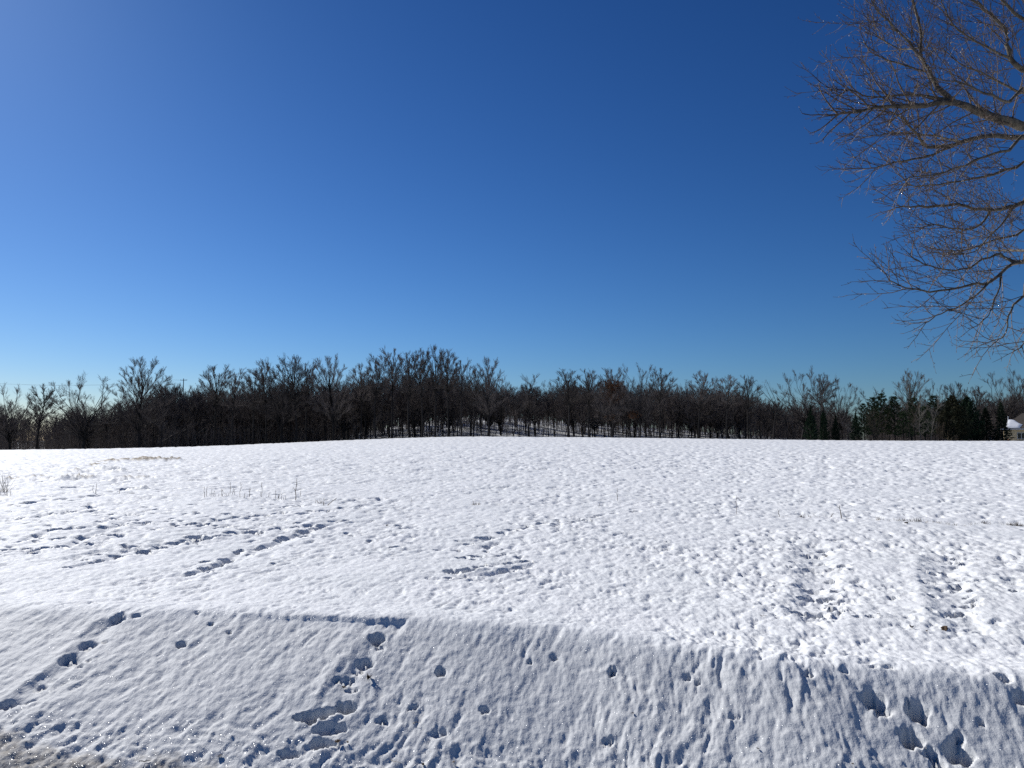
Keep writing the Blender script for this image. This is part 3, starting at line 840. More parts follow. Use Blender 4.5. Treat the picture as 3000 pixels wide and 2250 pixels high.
    return tr.mesh('trunk'), cr.mesh('crown'), H


def diamonds(C, D, Ln, W):
    """leaf-sized blades: centre, direction, length, width arrays"""
    C, D = np.array(C), np.array(D)
    D /= np.linalg.norm(D, axis=1, keepdims=True) + 1e-9
    Rn = rng.normal(size=D.shape)
    S = np.cross(D, Rn); S /= np.linalg.norm(S, axis=1, keepdims=True) + 1e-9
    Ln = np.asarray(Ln)[:, None]; W = np.asarray(W)[:, None]
    V = np.stack([C - D * Ln * .5, C + S * W * .5 - D * Ln * .1, C + D * Ln * .5, C - S * W * .5 - D * Ln * .1], axis=1).reshape(-1, 3)
    Q = np.arange(len(C) * 4).reshape(-1, 4)
    return V, Q


def make_conifer(kind, H, seed):
    random.seed(seed)
    tr = Tubes()
    C, D, Ln, W = [], [], [], []
    pts, _ = poly(Vector((0, 0, -.5)), Vector((0, 0, 1)), H * .98, 7, .02, .2)
    r0 = H * .013
    tr.add(pts, [r0 * (1 - .14 * i) for i in range(7)], 6)
    if kind in ('cedar', 'roundcedar', 'spruce'):
        n = {'cedar': 150, 'roundcedar': 230, 'spruce': 150}[kind]
        for k in range(n):
            t = (k + R()) / n
            z = H * (.04 + .94 * t)
            if kind == 'spruce': rad = H * (.20 * (1 - t) ** .9 + .012)
            elif kind == 'cedar': rad = H * (.185 * math.sin(math.pi * min(1, (t * .8 + .28))) ** .8 + .01) * (1.0 - .55 * t)
            else: rad = H * .44 * (1 - t) ** .62 * min(1, .62 + 1.6 * t) + .1
            rad *= U(.7, 1.12)
            a = k * 2.399 + U(-.4, .4)
            up = U(-.25, .1) if kind == 'spruce' else U(.35, .9)
            d = Vector((math.cos(a), math.sin(a), up)).normalized()
            p = Vector((0, 0, max(z - up * rad * .5, .1)))
            q, _ = poly(p, d, rad, 4, .12, .03)
            rr = r0 * .18
            tr.add(q, [rr, rr * .7, rr * .5, rr * .3], 3)
            m = int(14 + rad * 12)
            for _ in range(m):
                s = .25 + .78 * R() ** .7
                pp, dd = along(q, min(s, .999))
                if s > 1: pp = pp + d * rad * (s - 1)
                jit = .13 * rad + .09
                C.append(pp + vrand() * jit * U(.2, 1.0)); dv = (dd + vrand() * .8 + Vector((0, 0, .1 if kind == 'spruce' else .45)))
                D.append(dv); Ln.append(U(.22, .5) * H / 9); W.append(U(.07, .15) * H / 9)
    else:                      # pine: whorls of level boughs with clumps at the ends
        n = 16
        for k in range(n):
            t = .16 + .82 * k / (n - 1)
            L0 = H * (.30 * (1 - t) ** .7 + .045)
            for j in range(5):
                if R() < .12: continue
                a = j * 1.257 + k * .7 + U(-.3, .3)
                d = Vector((math.cos(a), math.sin(a), U(-.05, .35) + .4 * t)).normalized()
                l = L0 * U(.65, 1.15)
                q, _ = poly(Vector((0, 0, H * t * .97)), d, l, 4, .1, .05)
                rr = r0 * .25
                tr.add(q, [rr, rr * .7, rr * .5, rr * .3], 3)
                nc = int(5 + l * 2.5)
                for c in range(nc):
                    pp, dd = along(q, min(.25 + .75 * (c + R()) / nc, .999))
                    pp = pp + vrand() * .22 * U(.3, 1) * (H / 11)
                    for b in range(9):
                        dv = vrand() + dd * .5 + Vector((0, 0, .35))
                        C.append(pp + dv * .12); D.append(dv); Ln.append(U(.25, .5) * H / 11); W.append(U(.05, .10) * H / 11)
    Vv, Q = diamonds(C, D, Ln, W)
    return tr.mesh('trunk'), mesh_from('crown', Vv, quads=Q, smooth=False), H


PROTO = {}
for kind, H, seeds in [('tall', 20, (1, 2, 3, 4, 5)), ('oval', 20, (11, 12)), ('oak', 17, (21, 22, 23)), ('pole', 14, (31, 32, 33)),
                       ('bush', 4, (41, 42)), ('dead', 17, (51,))]:
    PROTO[kind] = [make_tree(kind, H, s) for s in seeds]
for kind, H, seeds in [('cedar', 9, (61, 62)), ('roundcedar', 12, (63,)), ('spruce', 10, (64, 66)), ('pine', 12, (65, 67))]:
    PROTO[kind] = [make_conifer(kind, H, s) for s in seeds]
random.seed(99)
_variants = {}


def with_mat(me_, mat):
    key = (me_.name, mat.name)
    if key not in _variants:
        c = me_ if len(me_.materials) == 0 else me_.copy()
        c.materials.clear(); c.materials.append(mat)
        _variants[key] = c
    return _variants[key]


def plant(name, kind, i, px, top, Yd, label, cat='tree', group=None, wide=None, cmat=None, tmat=None, rz=None, sink=0.0, hmin=2.0):
    """stand a tree at the given distance so that its tip reaches row `top` of the photograph"""
    tm, cm, H = PROTO[kind][i % len(PROTO[kind])]
    tip = at_depth(px, top, Yd)
    z0 = float(base_h(tip.x, tip.y)) - sink
    h = max(tip.z - z0, hmin)
    s = h / H
    w = s * (wide if wide else 1.0)
    e = empty(name, (tip.x, tip.y, z0), U(0, 6.28) if rz is None else rz, (w, w, s))
    con = kind in ('cedar', 'roundcedar', 'spruce', 'pine')
    obj('trunk', with_mat(tm, tmat or M_BARK), None, e)
    obj('crown', with_mat(cm, cmat or (M_NEEDLE if con else M_TWIG)), None, e)
    tag(e, label, cat, group)
    return e


GS = 'trees that stand out along the edge of the woods'
LAND = [
    # name, kind, variant, px, top, distance, width factor, label
    ('bare_tree', 'oak', 0, 40, 1136, 176, .95, 'low spreading bare tree at the far left end of the treeline'),
    ('bare_tree', 'tall', 1, 118, 1134, 178, 1.25, 'ragged bare tree just left of the round-headed oak, wires passing behind'),
    ('oak_tree', 'oak', 1, 256, 1106, 176, 1.15, 'round-headed bare oak standing apart, crown open against the sky'),
    ('tall_tree', 'oval', 0, 416, 1056, 174, 1.08, 'tall egg-shaped bare tree, the highest of the left part of the woods'),
    ('bare_tree', 'pole', 1, 476, 1104, 172, 1.1, 'thin bare tree right beside the tall egg-shaped tree'),
    ('bare_tree', 'tall', 2, 628, 1070, 172, 1.15, 'bare tree with a flaring vase-shaped top left of its smaller twin'),
    ('bare_tree', 'tall', 3, 692, 1086, 173, 1.1, 'smaller bare tree with a rounded fan top beside the vase-shaped one'),
    ('bare_tree', 'tall', 0, 748, 1088, 174, 1.1, 'bare tree with straggling spiky top between fan-topped tree and twin-stemmed trees'),
    ('bare_tree', 'tall', 4, 786, 1070, 173, .95, 'slim bare tree leaning over the left side of the twin-stemmed giants'),
    ('tall_tree', 'oak', 2, 833, 1054, 171, .85, 'left one of the two thick-stemmed tall trees rising from one spot'),
    ('tall_tree', 'tall', 1, 872, 1053, 172, 1.2, 'right one of the two thick-stemmed tall trees rising from one spot'),
    ('bare_tree', 'tall', 3, 905, 1064, 174, .9, 'narrow bare tree right behind the two thick-stemmed trees'),
    ('tall_tree', 'oval', 1, 982, 1046, 172, .95, 'tall bare tree with dense upright head before the woods climb'),
    ('bare_tree', 'tall', 0, 1060, 1069, 175, 1.0, 'bare tree in the dip left of the highest group'),
    ('tall_tree', 'tall', 2, 1106, 1043, 172, 1.1, 'fan-topped tall tree that opens the highest group of the woods'),
    ('tall_tree', 'tall', 4, 1152, 1030, 171, 1.0, 'tall double-stemmed tree, second in the highest group'),
    ('tall_tree', 'tall', 3, 1204, 1034, 171, 1.05, 'tall tree with brush-like top, third in the highest group'),
    ('tall_tree', 'tall', 1, 1238, 1033, 169, .8, 'slender crooked tall tree, fourth in the highest group'),
    ('tall_tree', 'tall', 0, 1276, 1016, 168, .95, 'the very tallest bare tree of the whole woods, with spiky leader'),
    ('tall_tree', 'tall', 2, 1318, 1028, 169, .95, 'tall bare tree immediately right of the tallest one'),
    ('bare_tree', 'tall', 4, 1352, 1064, 168, .9, 'lower bare tree closing the highest group on its right'),
    ('tall_tree', 'oval', 0, 1432, 1054, 168, .82, 'tall thick-stemmed tree with dense broom head right of the highest group'),
    ('bare_tree', 'tall', 1, 1388, 1080, 170, .8, 'thin bare tree between the highest group and the broom-headed tree'),
    ('bare_tree', 'pole', 0, 1500, 1090, 168, 1.2, 'bare pole-like tree just right of the broom-headed tree'),
    ('bare_tree', 'tall', 3, 1660, 1084, 170, 1.25, 'broad bare tree in the even part of the treeline mid-picture'),
    ('bare_tree', 'tall', 0, 1725, 1086, 171, 1.15, 'bare tree left of the oak that keeps rusty leaves'),
    ('rusty_oak', 'oak', 1, 1792, 1110, 166, .8, 'oak still holding rusty brown leaves at the edge of the woods'),
    ('bare_tree', 'tall', 2, 1790, 1078, 172, 1.15, 'bare tree rising directly behind the rusty-leaved oak'),
    ('oak_tree', 'oak', 0, 1872, 1074, 166, .8, 'dark gnarled oak with a heavy bent limb beside the rusty-leaved oak'),
    ('bare_tree', 'tall', 4, 1930, 1086, 168, 1.1, 'bare tree with wavy stem just right of the gnarled oak'),
    ('bare_tree', 'tall', 1, 2045, 1096, 168, 1.25, 'bushy-headed bare tree midway between gnarled oak and dead tree'),
    ('bare_tree', 'tall', 3, 2125, 1102, 167, 1.2, 'bare tree with fine even top, second left of the dead tree'),
    ('bare_tree', 'tall', 0, 2190, 1104, 167, 1.1, 'bare tree immediately left of the dead forked tree'),
    ('dead_tree', 'dead', 0, 2262, 1100, 168, 1.0, 'sparse dead forked tree in the gap before the big round oak'),
    ('oak_tree', 'oak', 2, 2345, 1090, 167, .92, 'big round-crowned bare oak above the small dark cedars'),
    ('bare_tree', 'tall', 4, 2398, 1104, 172, 1.1, 'bare tree squeezed behind the right side of the big round oak'),
    ('bare_tree', 'oak', 1, 2462, 1114, 170, .75, 'ragged bare tree at the right end of the woods before the sky gap'),
    ('pale_tree', 'oval', 1, 2662, 1088, 176, .88, 'pale grey bare tree whose fan of limbs stands above the pines'),
    ('bare_tree', 'oak', 0, 2560, 1142, 178, .9, 'low grey bare tree behind the left pines'),
    ('bare_tree', 'oak', 2, 2752, 1130, 182, .8, 'bare tree behind, just left of the big dark rounded cedar'),
    ('bare_tree', 'oval', 1, 2800, 1124, 182, .9, 'upright bare tree behind the top of the big dark rounded cedar'),
    ('oak_tree', 'oak', 1, 2938, 1094, 190, .98, 'wide bare oak rising behind the house'),
    ('bare_tree', 'oak', 0, 3000, 1108, 192, .85, 'bare tree cut by the frame edge above the house roof'),
    ('bare_tree', 'tall', 0, 2860, 1134, 186, 1.1, 'small bare tree behind between the rounded cedar and the wide oak'),
]
for (nm, k, i, px, top, Yd, wd, lab) in LAND:
    cm = None
    if nm == 'rusty_oak': cm = None
    if nm == 'pale_tree': cm = M_TWIG_PALE
    plant(nm, k, i, px, top, Yd - (7 if px < 2500 else 0), lab, 'tree', GS, wd * (1.1 if k == 'oak' else 1.2), cm)

# rusty leaves still hanging on the oak
ro = [o for o in bpy.data.objects if o.name.startswith('rusty_oak')][0]
C, D, Ln, W = [], [], [], []
for (px, py, rx, ry, n) in [(1795, 1128, 32, 20, 620), (1800, 1165, 40, 28, 420), (1860, 1215, 24, 14, 260), (1790, 1222, 22, 12, 160)]:
    for _ in range(n):
        v = vrand() * (R() ** .4)
        p = at_depth(px + v.x * rx, py + v.y * ry, 159 + v.z * 2.2)
        C.append(p); D.append(vrand()); Ln.append(U(.22, .42)); W.append(U(.12, .24))
Vv, Q = diamonds(C, D, Ln, W)
lv = mesh_from('leaves', Vv, quads=Q, smooth=False)
lo = obj('leaves', lv, M_TWIG_RUST, ro)
lo.matrix_parent_inverse = ro.matrix_basis.inverted()
tag(lo, 'rusty brown withered leaves still on the boughs')

# body of the woods
PXS = [-700, 0, 150, 200, 340, 470, 560, 600, 750, 800, 1000, 1100, 1300, 1400, 1500, 1650, 1850, 2000, 2130, 2230, 2300, 2400, 2520, 2600, 2750, 2850, 3000, 3800]
PYS = [1150, 1158, 1180, 1172, 1158, 1106, 1106, 1118, 1118, 1100, 1098, 1080, 1070, 1092, 1097, 1092, 1092, 1106, 1110, 1130, 1154, 1152, 1182, 1144, 1144, 1150, 1124, 1124]
MASS = 'bare trees massed inside the woods'
nmass = 0
for row, (Yd, step, lift) in enumerate([(178, 28, 36), (185, 28, 30), (194, 30, 24)]):
    px = -60 + U(0, 20)
    while px < 3060:
        p = px + U(-10, 10)
        px += step * (1.5 if p < 180 else 1.0) * (1.3 if p > 2530 else 1.0)
        if p > 2500 and Yd < 190: continue
        if p < 345 and row == 1: continue
        top = np.interp(p, PXS, PYS) + lift + abs(random.gauss(0, 14))
        kind = random.choices(['tall', 'pole', 'oak', 'oval'], [.55, .3, .1, .05])[0]
        if row == 0 and kind != 'oak': kind = 'pole' if R() < .5 else 'tall'
        plant('woodland_tree', kind, random.randrange(5), p, top + (16 if kind == 'pole' else 0), Yd + U(-4, 4),
              'dark bare tree crowded among the others inside the woods', 'tree', MASS, U(.85, 1.25), sink=.1)
        nmass += 1
print('mass trees', nmass)

# deeper woods: reads as one mass, so one object that repeats a few clumps of thin stems
clumps = bpy.data.collections.new('clump_library')
for sd in range(4):
    random.seed(300 + sd)
    tb = Tubes()
    for k in range(5):
        H = U(12, 17)
        p0 = Vector((U(-3.5, 3.5), U(-2, 2), -.5))
        q, _ = poly(p0, Vector((U(-.1, .1), U(-.1, .1), 1)).normalized(), H, 7, .09, .06)
        r0 = U(.07, .14)
        tb.add(q, [r0 * (1 - .13 * i) for i in range(7)], 4)
        prm = dict(rm=[.012, .008], rmin=.008, rlast=.008, lift=.3, blade=1, lv=[(8, .55, .25, .6, .07, .06, .1), (10, .6, .25, .6, .07, .04, .1)])
        for j in range(13):
            t_ = U(.12, .98); pp, d = along(q, t_)
            l = H * U(.16, .28) * (1.15 - .5 * t_)
            qq, _ = poly(pp, tilt(Vector((0, 0, 1)), U(.35, 1.0)), l, 4, .18, .1)
            tb.add(qq, [.035, .03, .022, .014], 3)
            sub(tb, qq, l, .03, 0, prm)
    for k in range(40 if sd < 2 else 2):
        q, _ = poly(Vector((U(-4, 4), U(-3, 3), -.3)), Vector((random.gauss(0, .25), random.gauss(0, .25), 1)).normalized(), U(2, 6), 4, .2, .03)
        tb.add(q, [.03, .025, .02, .012], 3)
        sub(tb, q, 3, .02, 0, dict(rmin=.012, lift=.1, lv=[(7, .5, .4, 1., .2, .03, .2)]))
    mo = bpy.data.objects.new('clump', tb.mesh('clump')); mo.data.materials.append(M_TWIG)
    clumps.objects.link(mo)
random.seed(411)
cp, cs, crz, ci = [], [], [], []
for (Yd, step, lift) in [(200, 34, 4), (208, 34, 4), (217, 34, 4), (228, 34, 2), (240, 36, 2), (255, 36, 2), (272, 40, 0), (292, 42, 0), (315, 46, 0), (340, 50, 0)]:
    px = -420
    while px < 3420:
        p = px + U(-14, 14)
        px += step
        if p < 170 and R() < .55: continue
        if 2470 < p < 2545 and R() < .5: continue
        top = np.interp(p, PXS, PYS) + lift + 34 + abs(random.gauss(0, 12))
        tip = at_depth(p, top, Yd + U(-4, 4))
        z0 = float(base_h(tip.x, tip.y))
        cp.append((tip.x, tip.y, z0)); k = max(tip.z - z0, 3) / 16.0
        cs.append((k * U(.9, 1.4), k * U(.9, 1.4), k)); crz.append(U(0, 6.28)); ci.append(random.randrange(2) + (2 if 1050 < p < 2250 else 0))
wm = bpy.data.meshes.new('deep_woods'); wm.vertices.add(len(cp)); wm.vertices.foreach_set('co', np.array(cp, dtype=np.float32).ravel())
for nm, typ, dat in (('sc', 'FLOAT_VECTOR', cs), ('rz', 'FLOAT', crz), ('ix', 'INT', ci)):
    a_ = wm.attributes.new(nm, typ, 'POINT'); a_.data.foreach_set('vector' if typ == 'FLOAT_VECTOR' else 'value', np.array(dat).ravel())
woods = obj('deep_woods', wm, M_TWIG)
tag(woods, 'deeper bare woods fading into one dark mass behind the front trees', 'woods', None, 'stuff')
ng = bpy.data.node_groups.new('repeat_clumps', 'GeometryNodeTree')
ng.interface.new_socket('Geometry', in_out='INPUT', socket_type='NodeSocketGeometry')
ng.interface.new_socket('Geometry', in_out='OUTPUT', socket_type='NodeSocketGeometry')
gi, go = ng.nodes.new('NodeGroupInput'), ng.nodes.new('NodeGroupOutput')
m2p = ng.nodes.new('GeometryNodeMeshToPoints')
iop = ng.nodes.new('GeometryNodeInstanceOnPoints'); iop.inputs['Pick Instance'].default_value = True
cinf = ng.nodes.new('GeometryNodeCollectionInfo'); cinf.inputs['Collection'].default_value = clumps
cinf.inputs['Separate Children'].default_value = True; cinf.inputs['Reset Children'].default_value = True
def named(n_, t_):
    x_ = ng.nodes.new('GeometryNodeInputNamedAttribute'); x_.data_type = t_; x_.inputs['Name'].default_value = n_
    return x_.outputs['Attribute']
cxyz = ng.nodes.new('ShaderNodeCombineXYZ')
ng.links.new(gi.outputs[0], m2p.inputs['Mesh']); ng.links.new(m2p.outputs[0], iop.inputs['Points'])
ng.links.new(cinf.outputs[0], iop.inputs['Instance']); ng.links.new(named('ix', 'INT'), iop.inputs['Instance Index'])
ng.links.new(named('rz', 'FLOAT'), cxyz.inputs['Z']); ng.links.new(cxyz.outputs[0], iop.inputs['Rotation'])
ng.links.new(named('sc', 'FLOAT_VECTOR'), iop.inputs['Scale']); ng.links.new(iop.outputs[0], go.inputs[0])
gm = woods.modifiers.new('repeat', 'NODES'); gm.node_group = ng
print('deep clumps', len(cp))

# evergreens on the right
GE = 'evergreens at the right end of the treeline'
for (nm, k, i, px, top, Yd, wd, mat, lab) in [
    ('cedar_tree', 'cedar', 0, 2374, 1186, 158, 1.15, M_NEEDLE, 'dark pointed cedar under the big round oak, left of its slimmer neighbour'),
    ('cedar_tree', 'cedar', 1, 2411, 1184, 159, .8, M_NEEDLE, 'slim spire-like dark cedar under the right side of the big round oak'),
    ('cedar_tree', 'cedar', 0, 2447, 1216, 157, 1.0, M_NEEDLE, 'low dark cedar at the right end of the woods'),
    ('cedar_tree', 'cedar', 1, 2506, 1207, 156, 1.15, M_NEEDLE, 'small dark cedar at the left foot of the pines'),
    ('pine_tree', 'pine', 0, 2530, 1182, 160, 1.0, M_NEEDLE_PINE, 'leftmost of the dark green pines'),
    ('pine_tree', 'pine', 1, 2556, 1163, 162, .95, M_NEEDLE_PINE, 'second pine from the left, with a square dark top'),
    ('pine_tree', 'pine', 0, 2580, 1152, 163, .95, M_NEEDLE_PINE, 'tallest pine of the dark cluster'),
    ('pine_tree', 'pine', 1, 2618, 1160, 161, .9, M_NEEDLE_PINE, 'narrow pine right of the tallest one'),
    ('pine_tree', 'pine', 0, 2645, 1205, 157, 1.05, M_NEEDLE_PINE, 'low pine with pale lower boughs in front of the cluster'),
    ('pine_tree', 'pine', 1, 2676, 1164, 164, .9, M_NEEDLE_PINE, 'pine below the pale fan-limbed tree'),
    ('pine_tree', 'pine', 0, 2708, 1190, 158, 1.0, M_NEEDLE_PINE, 'short bushy pine with greenish skirt left of the rounded cedar'),
    ('pine_tree', 'pine', 1, 2735, 1158, 165, .95, M_NEEDLE_PINE, 'pine tucked in beside the big rounded cedar'),
    ('rounded_cedar', 'roundcedar', 0, 2788, 1156, 156, .95, M_NEEDLE_CEDAR, 'big dark rounded cedar, the bulkiest evergreen'),
    ('rounded_cedar', 'roundcedar', 0, 2832, 1160, 159, .8, M_NEEDLE, 'dark rounded evergreen pressed against the right side of the bulkiest one'),
    ('spruce_tree', 'spruce', 0, 2886, 1193, 158, 1.35, M_NEEDLE, 'broad conical spruce left of the house'),
    ('spruce_tree', 'spruce', 1, 2931, 1176, 156, .95, M_NEEDLE, 'narrow pointed spruce overlapping the end of the house'),
]:
    plant(nm, k, i, px, top, Yd, lab, 'tree', GE, wd * 1.18, mat)

# small pale trees and thickets in front of the evergreens
GP = 'small trees before the evergreens'
for (nm, k, i, px, top, Yd, wd, mat, lab) in [
    ('young_tree', 'bush', 0, 2568, 1190, 153, .62, M_TWIG_TAN, 'tan twiggy many-stemmed tree in front of the pines'),
    ('young_tree', 'pole', 0, 2652, 1172, 152, 1.2, M_TWIG_TAN, 'brownish young tree in front of the pines below the pale fan-limbed tree'),
    ('young_tree', 'pole', 1, 2697, 1168, 152, 1.35, M_TWIG_PALE, 'pale straight young tree left of the forked one'),
    ('young_tree', 'pole', 2, 2722, 1162, 151, 1.35, M_TWIG_PALE, 'pale leaning young tree with a forked stem left of the rounded cedar'),
    ('young_tree', 'pole', 0, 2487, 1190, 154, 1.3, M_TWIG, 'small bare tree with bent stem before the sky gap'),
    ('young_tree', 'bush', 1, 2752, 1232, 151, .75, M_TWIG_TAN, 'tan brushy sapling at the left foot of the rounded cedar'),
]:
    plant(nm, k, i, px, top, Yd, lab, 'tree', GP, wd, mat, M_TWIG_PALE if mat is M_TWIG_PALE else None)
GH = 'brown thicket along the right field edge'
for n_, (px, top, wd, mat) in enumerate([(2515, 1276, 1.5, M_TWIG_TAN), (2545, 1274, 1.7, M_TWIG_TAN), (2582, 1272, 1.6, M_TWIG_TAN), (2604, 1277, 1.3, M_TWIG_TAN),
                        (2470, 1280, 1.4, M_TWIG), (2760, 1280, 1.2, M_TWIG_TAN), (2780, 1279, 1.3, M_STRAW), (2800, 1272, 1.2, M_TWIG_TAN), (2905, 1278, 1.2, M_TWIG),
                        (2880, 1283, 1.5, M_TWIG_TAN), (2985, 1284, 1.2, M_TWIG), (2840, 1284, 1.3, M_TWIG), (2700, 1283, 1.4, M_TWIG), (2660, 1284, 1.2, M_TWIG)]):
    lab = 'low brown thicket bush at the foot of the evergreens'
    if mat is M_STRAW: lab = 'straw-yellow clump at the foot of the big rounded cedar'
    plant('thicket_bush', 'bush', n_, px, top, 150 + U(-1, 2), lab, 'bush', GH, wd, mat, hmin=.4)

# ------------------------------------------------------------------ undergrowth of the woods: one dark mass
ug = Tubes()
UPX = [-500, 0, 200, 400, 600, 700, 800, 1000, 1200, 1300, 1400, 1600, 1900, 2100, 2250, 2400, 2500, 2560, 2750, 3000, 3500]
UTOP = [1232, 1234, 1236, 1228, 1215, 1225, 1235, 1235, 1235, 1240, 1240, 1240, 1240, 1235, 1210, 1210, 1215, 1200, 1200, 1210, 1210]
UDEN = [1, 1, 1, 1, 1, .8, .5, .45, .35, .25, .25, .3, .35, .5, .8, .9, .9, .6, .6, .5, .4]
random.seed(5)
cnt = 0
while cnt < 3600:
    px = U(-350, 3350)
    if R() > np.interp(px, UPX, UDEN): continue
    Yd = U(172, 205)
    top = np.interp(px, UPX, UTOP) + abs(random.gauss(0, 22))
    tip = at_depth(px, top, Yd)
    z0 = float(base_h(tip.x, tip.y))
    h = min(max(tip.z - z0, .5), 9)
    lean = Vector((random.gauss(0, .22), random.gauss(0, .22), 1)).normalized()
    p0 = Vector((tip.x, tip.y, z0 - .1))
    q, d = poly(p0, lean, h, 4, .16, .03)
    rr = U(.022, .042)
    ug.add(q, [rr, rr * .8, rr * .6, rr * .3], 3)
    dens = 2 if px > 700 and px < 2150 else 6
    for _ in range(dens):
        a, dd = along(q, U(.25, .98))
        l = U(.5, 1.5)
        qq, _d = poly(a, tilt(dd, U(.4, 1.1)), l, 3, .3, .02)
        ug.add(qq, [.020, .016, .010], 3)
    cnt += 1
ugo = obj('undergrowth', ug.mesh('undergrowth'), M_TWIG)
tag(ugo, 'dark tangled brush filling the foot of the woods', 'undergrowth', None, 'stuff')

# ------------------------------------------------------------------ house at the right edge
HY = 168.0
M_SIDE = plain('cream_siding', (.80, .63, .38), .8, noise=.05, scale=2)
M_ROOF = plain('brown_shingles', (.105, .088, .072), .9, noise=.2, scale=3)
M_WHITE = plain('white_trim', (.75, .74, .70), .6, noise=.03)
M_GLASS, nt, out = new_mat('window_glass')
bs = N(nt, 'BsdfPrincipled'); bs.inputs['Base Color'].default_value = (.012, .014, .018, 1); bs.inputs['Roughness'].default_value = .08
nt.links.new(bs.outputs[0], out.inputs['Surface'])
hx0 = at_depth(2932, 1283, HY).x
hz = float(base_h(hx0 + 6, HY)) - .2
zg = at_depth(2990, 1284, HY).z
hz = min(hz, zg)
he = at_depth(2990, 1257, HY).z
hr = at_depth(2990, 1212, HY + 5).z
house = empty('house', (hx0, HY, hz), -0.56)
tag(house, 'cream house with brown roof half hidden behind the narrow spruce', 'house')
E, RD = he - hz, hr - hz
wall = obj('wall', box_mesh('wall', [(0.6, 20, 0, 10, 0, E)]), M_SIDE, house)
e0, e1 = E - .12, E + .1
rv = [(0, -.6, e0), (20.6, -.6, e0), (20.6, 10.6, e0), (0, 10.6, e0), (4.2, 5, RD), (16.4, 5, RD),
      (0, -.6, e1), (20.6, -.6, e1), (20.6, 10.6, e1), (0, 10.6, e1)]
roof = obj('roof', mesh_from('roof', rv, quads=[(6, 7, 5, 4), (8, 9, 4, 5), (0, 1, 7, 6), (2, 3, 9, 8), (0, 3, 2, 1), (3, 0, 6, 9), (1, 2, 8, 7)],
                             tris=[(9, 6, 4), (7, 8, 5)], smooth=False), M_ROOF, house)
# snow left on the roof slope
sl = (RD - E - .1) / 5.6
nrm = Vector((0, -sl, 1)).normalized()
vp, qd = [], []
NU, NV = 14, 10
for a in range(NU + 1):
    for b in range(NV + 1):
        u, v = a / NU, b / NV
        xx = 1.0 + u * 2.6 + .5 * v
        wv = v * (1 - .55 * max(0, u - .45) / .55)
        yy = -.45 + 2.9 * wv + .25 * math.sin(u * 5 + 1) * v
        th = .16 * min(1, 5 * min(u + .02, 1 - u + .02, v + .02, 1 - v + .02))
        q = Vector((xx, yy, E + .1 + sl * (yy + .6))) + nrm * (.02 + th)
        vp.append(q)
for a in range(NU):
    for b in range(NV):
        k = a * (NV + 1) + b
        qd.append((k, k + NV + 1, k + NV + 2, k + 1))
M_RSNOW = plain('roof_snow', (.87, .88, .90), .7, noise=.02)
obj('roof_snow', mesh_from('roof_snow', vp, quads=qd), M_RSNOW, roof)
vt = Tubes(); vt.add([Vector((1.55, 2.9, E + sl * 3.4)), Vector((1.55, 2.9, E + sl * 3.4 + .75))], [.09, .09], 8)
obj('vent_pipe', vt.mesh('vent_pipe'), M_WHITE, roof)
obj('eave_board', box_mesh('eave_board', [(0, 20.6, -.66, -.605, E - .16, E + .1)]), M_WHITE, roof)
for (wx, ww) in [(3.1, 1.35), (7.4, 1.6), (12.5, 1.6)]:
    w = empty('window', (0, 0, 0)); w.parent = house
    z0, z1 = .98, 2.15
    obj('frame', box_mesh('frame', [(wx - .1, wx + ww + .1, -.05, -.003, z0 - .1, z0), (wx - .1, wx + ww + .1, -.05, -.003, z1, z1 + .1),
                                   (wx - .1, wx, -.05, -.003, z0, z1), (wx + ww, wx + ww + .1, -.05, -.003, z0, z1),
                                   (wx + ww / 2 - .05, wx + ww / 2 + .05, -.05, -.003, z0, z1)]), M_WHITE, w)
    for (a, b) in [(wx, wx + ww / 2 - .05), (wx + ww / 2 + .05, wx + ww)]:
        obj('pane', box_mesh('pane', [(a + .002, b - .002, -.025, -.004, z0 + .002, z1 - .002)]), M_GLASS, w)
    obj('sill', box_mesh('sill', [(wx - .14, wx + ww + .14, -.12, -.052, z0 - .12, z0 - .04)]), M_WHITE, w)
# marker post by the house
pp = at_depth(2954, 1288, 152)
pz = float(base_h(pp.x, pp.y))
po = Tubes(); po.add([Vector((0, 0, -.2)), Vector((0, 0, .55)), Vector((0, 0, .95))], [.07, .07, .06], 8)
post = obj('marker_post', po.mesh('marker_post'), plain('faded_red', (.42, .17, .10), .7)); post.location = (pp.x, pp.y, pz)
tag(post, 'short reddish marker post in front of the house', 'post')

# ------------------------------------------------------------------ power line behind the left trees
M_WIRE = plain('wire_metal', (.05, .05, .055), .5)
wire_pts = []
for lab, (px, top, Yd) in zip(['utility pole whose top shows above the trees left of the vase-shaped tree', 'utility pole carrying the wires at the far left'],
                              [(538, 1109, 250), (-380, 1085, 205)]):
    tip = at_depth(px, top, Yd)
    z0 = float(base_h(tip.x, tip.y))
    e = empty('utility_pole', (tip.x, tip.y, z0)); tag(e, lab, 'utility pole')
    hgt = tip.z - z0
    p_ = Tubes(); p_.add([Vector((0, 0, -.5)), Vector((0, 0, hgt * .5)), Vector((0, 0, hgt))], [.17, .15, .12], 8)
    obj('pole', p_.mesh('pole'), M_BARK, e)
    arm = obj('crossarm', box_mesh('crossarm', [(-1.1, 1.1, -.06, .06, hgt - .6, hgt - .46)]), M_BARK, e)
    for sx in (-1, 1):
        it = Tubes(); it.add([Vector((sx, 0, hgt - .46)), Vector((sx, 0, hgt - .25))], [.05, .03], 6)
        obj('insulator', it.mesh('insulator'), M_WHITE, arm)
    wire_pts.append(Vector((tip.x, tip.y, z0 + hgt - .27)))
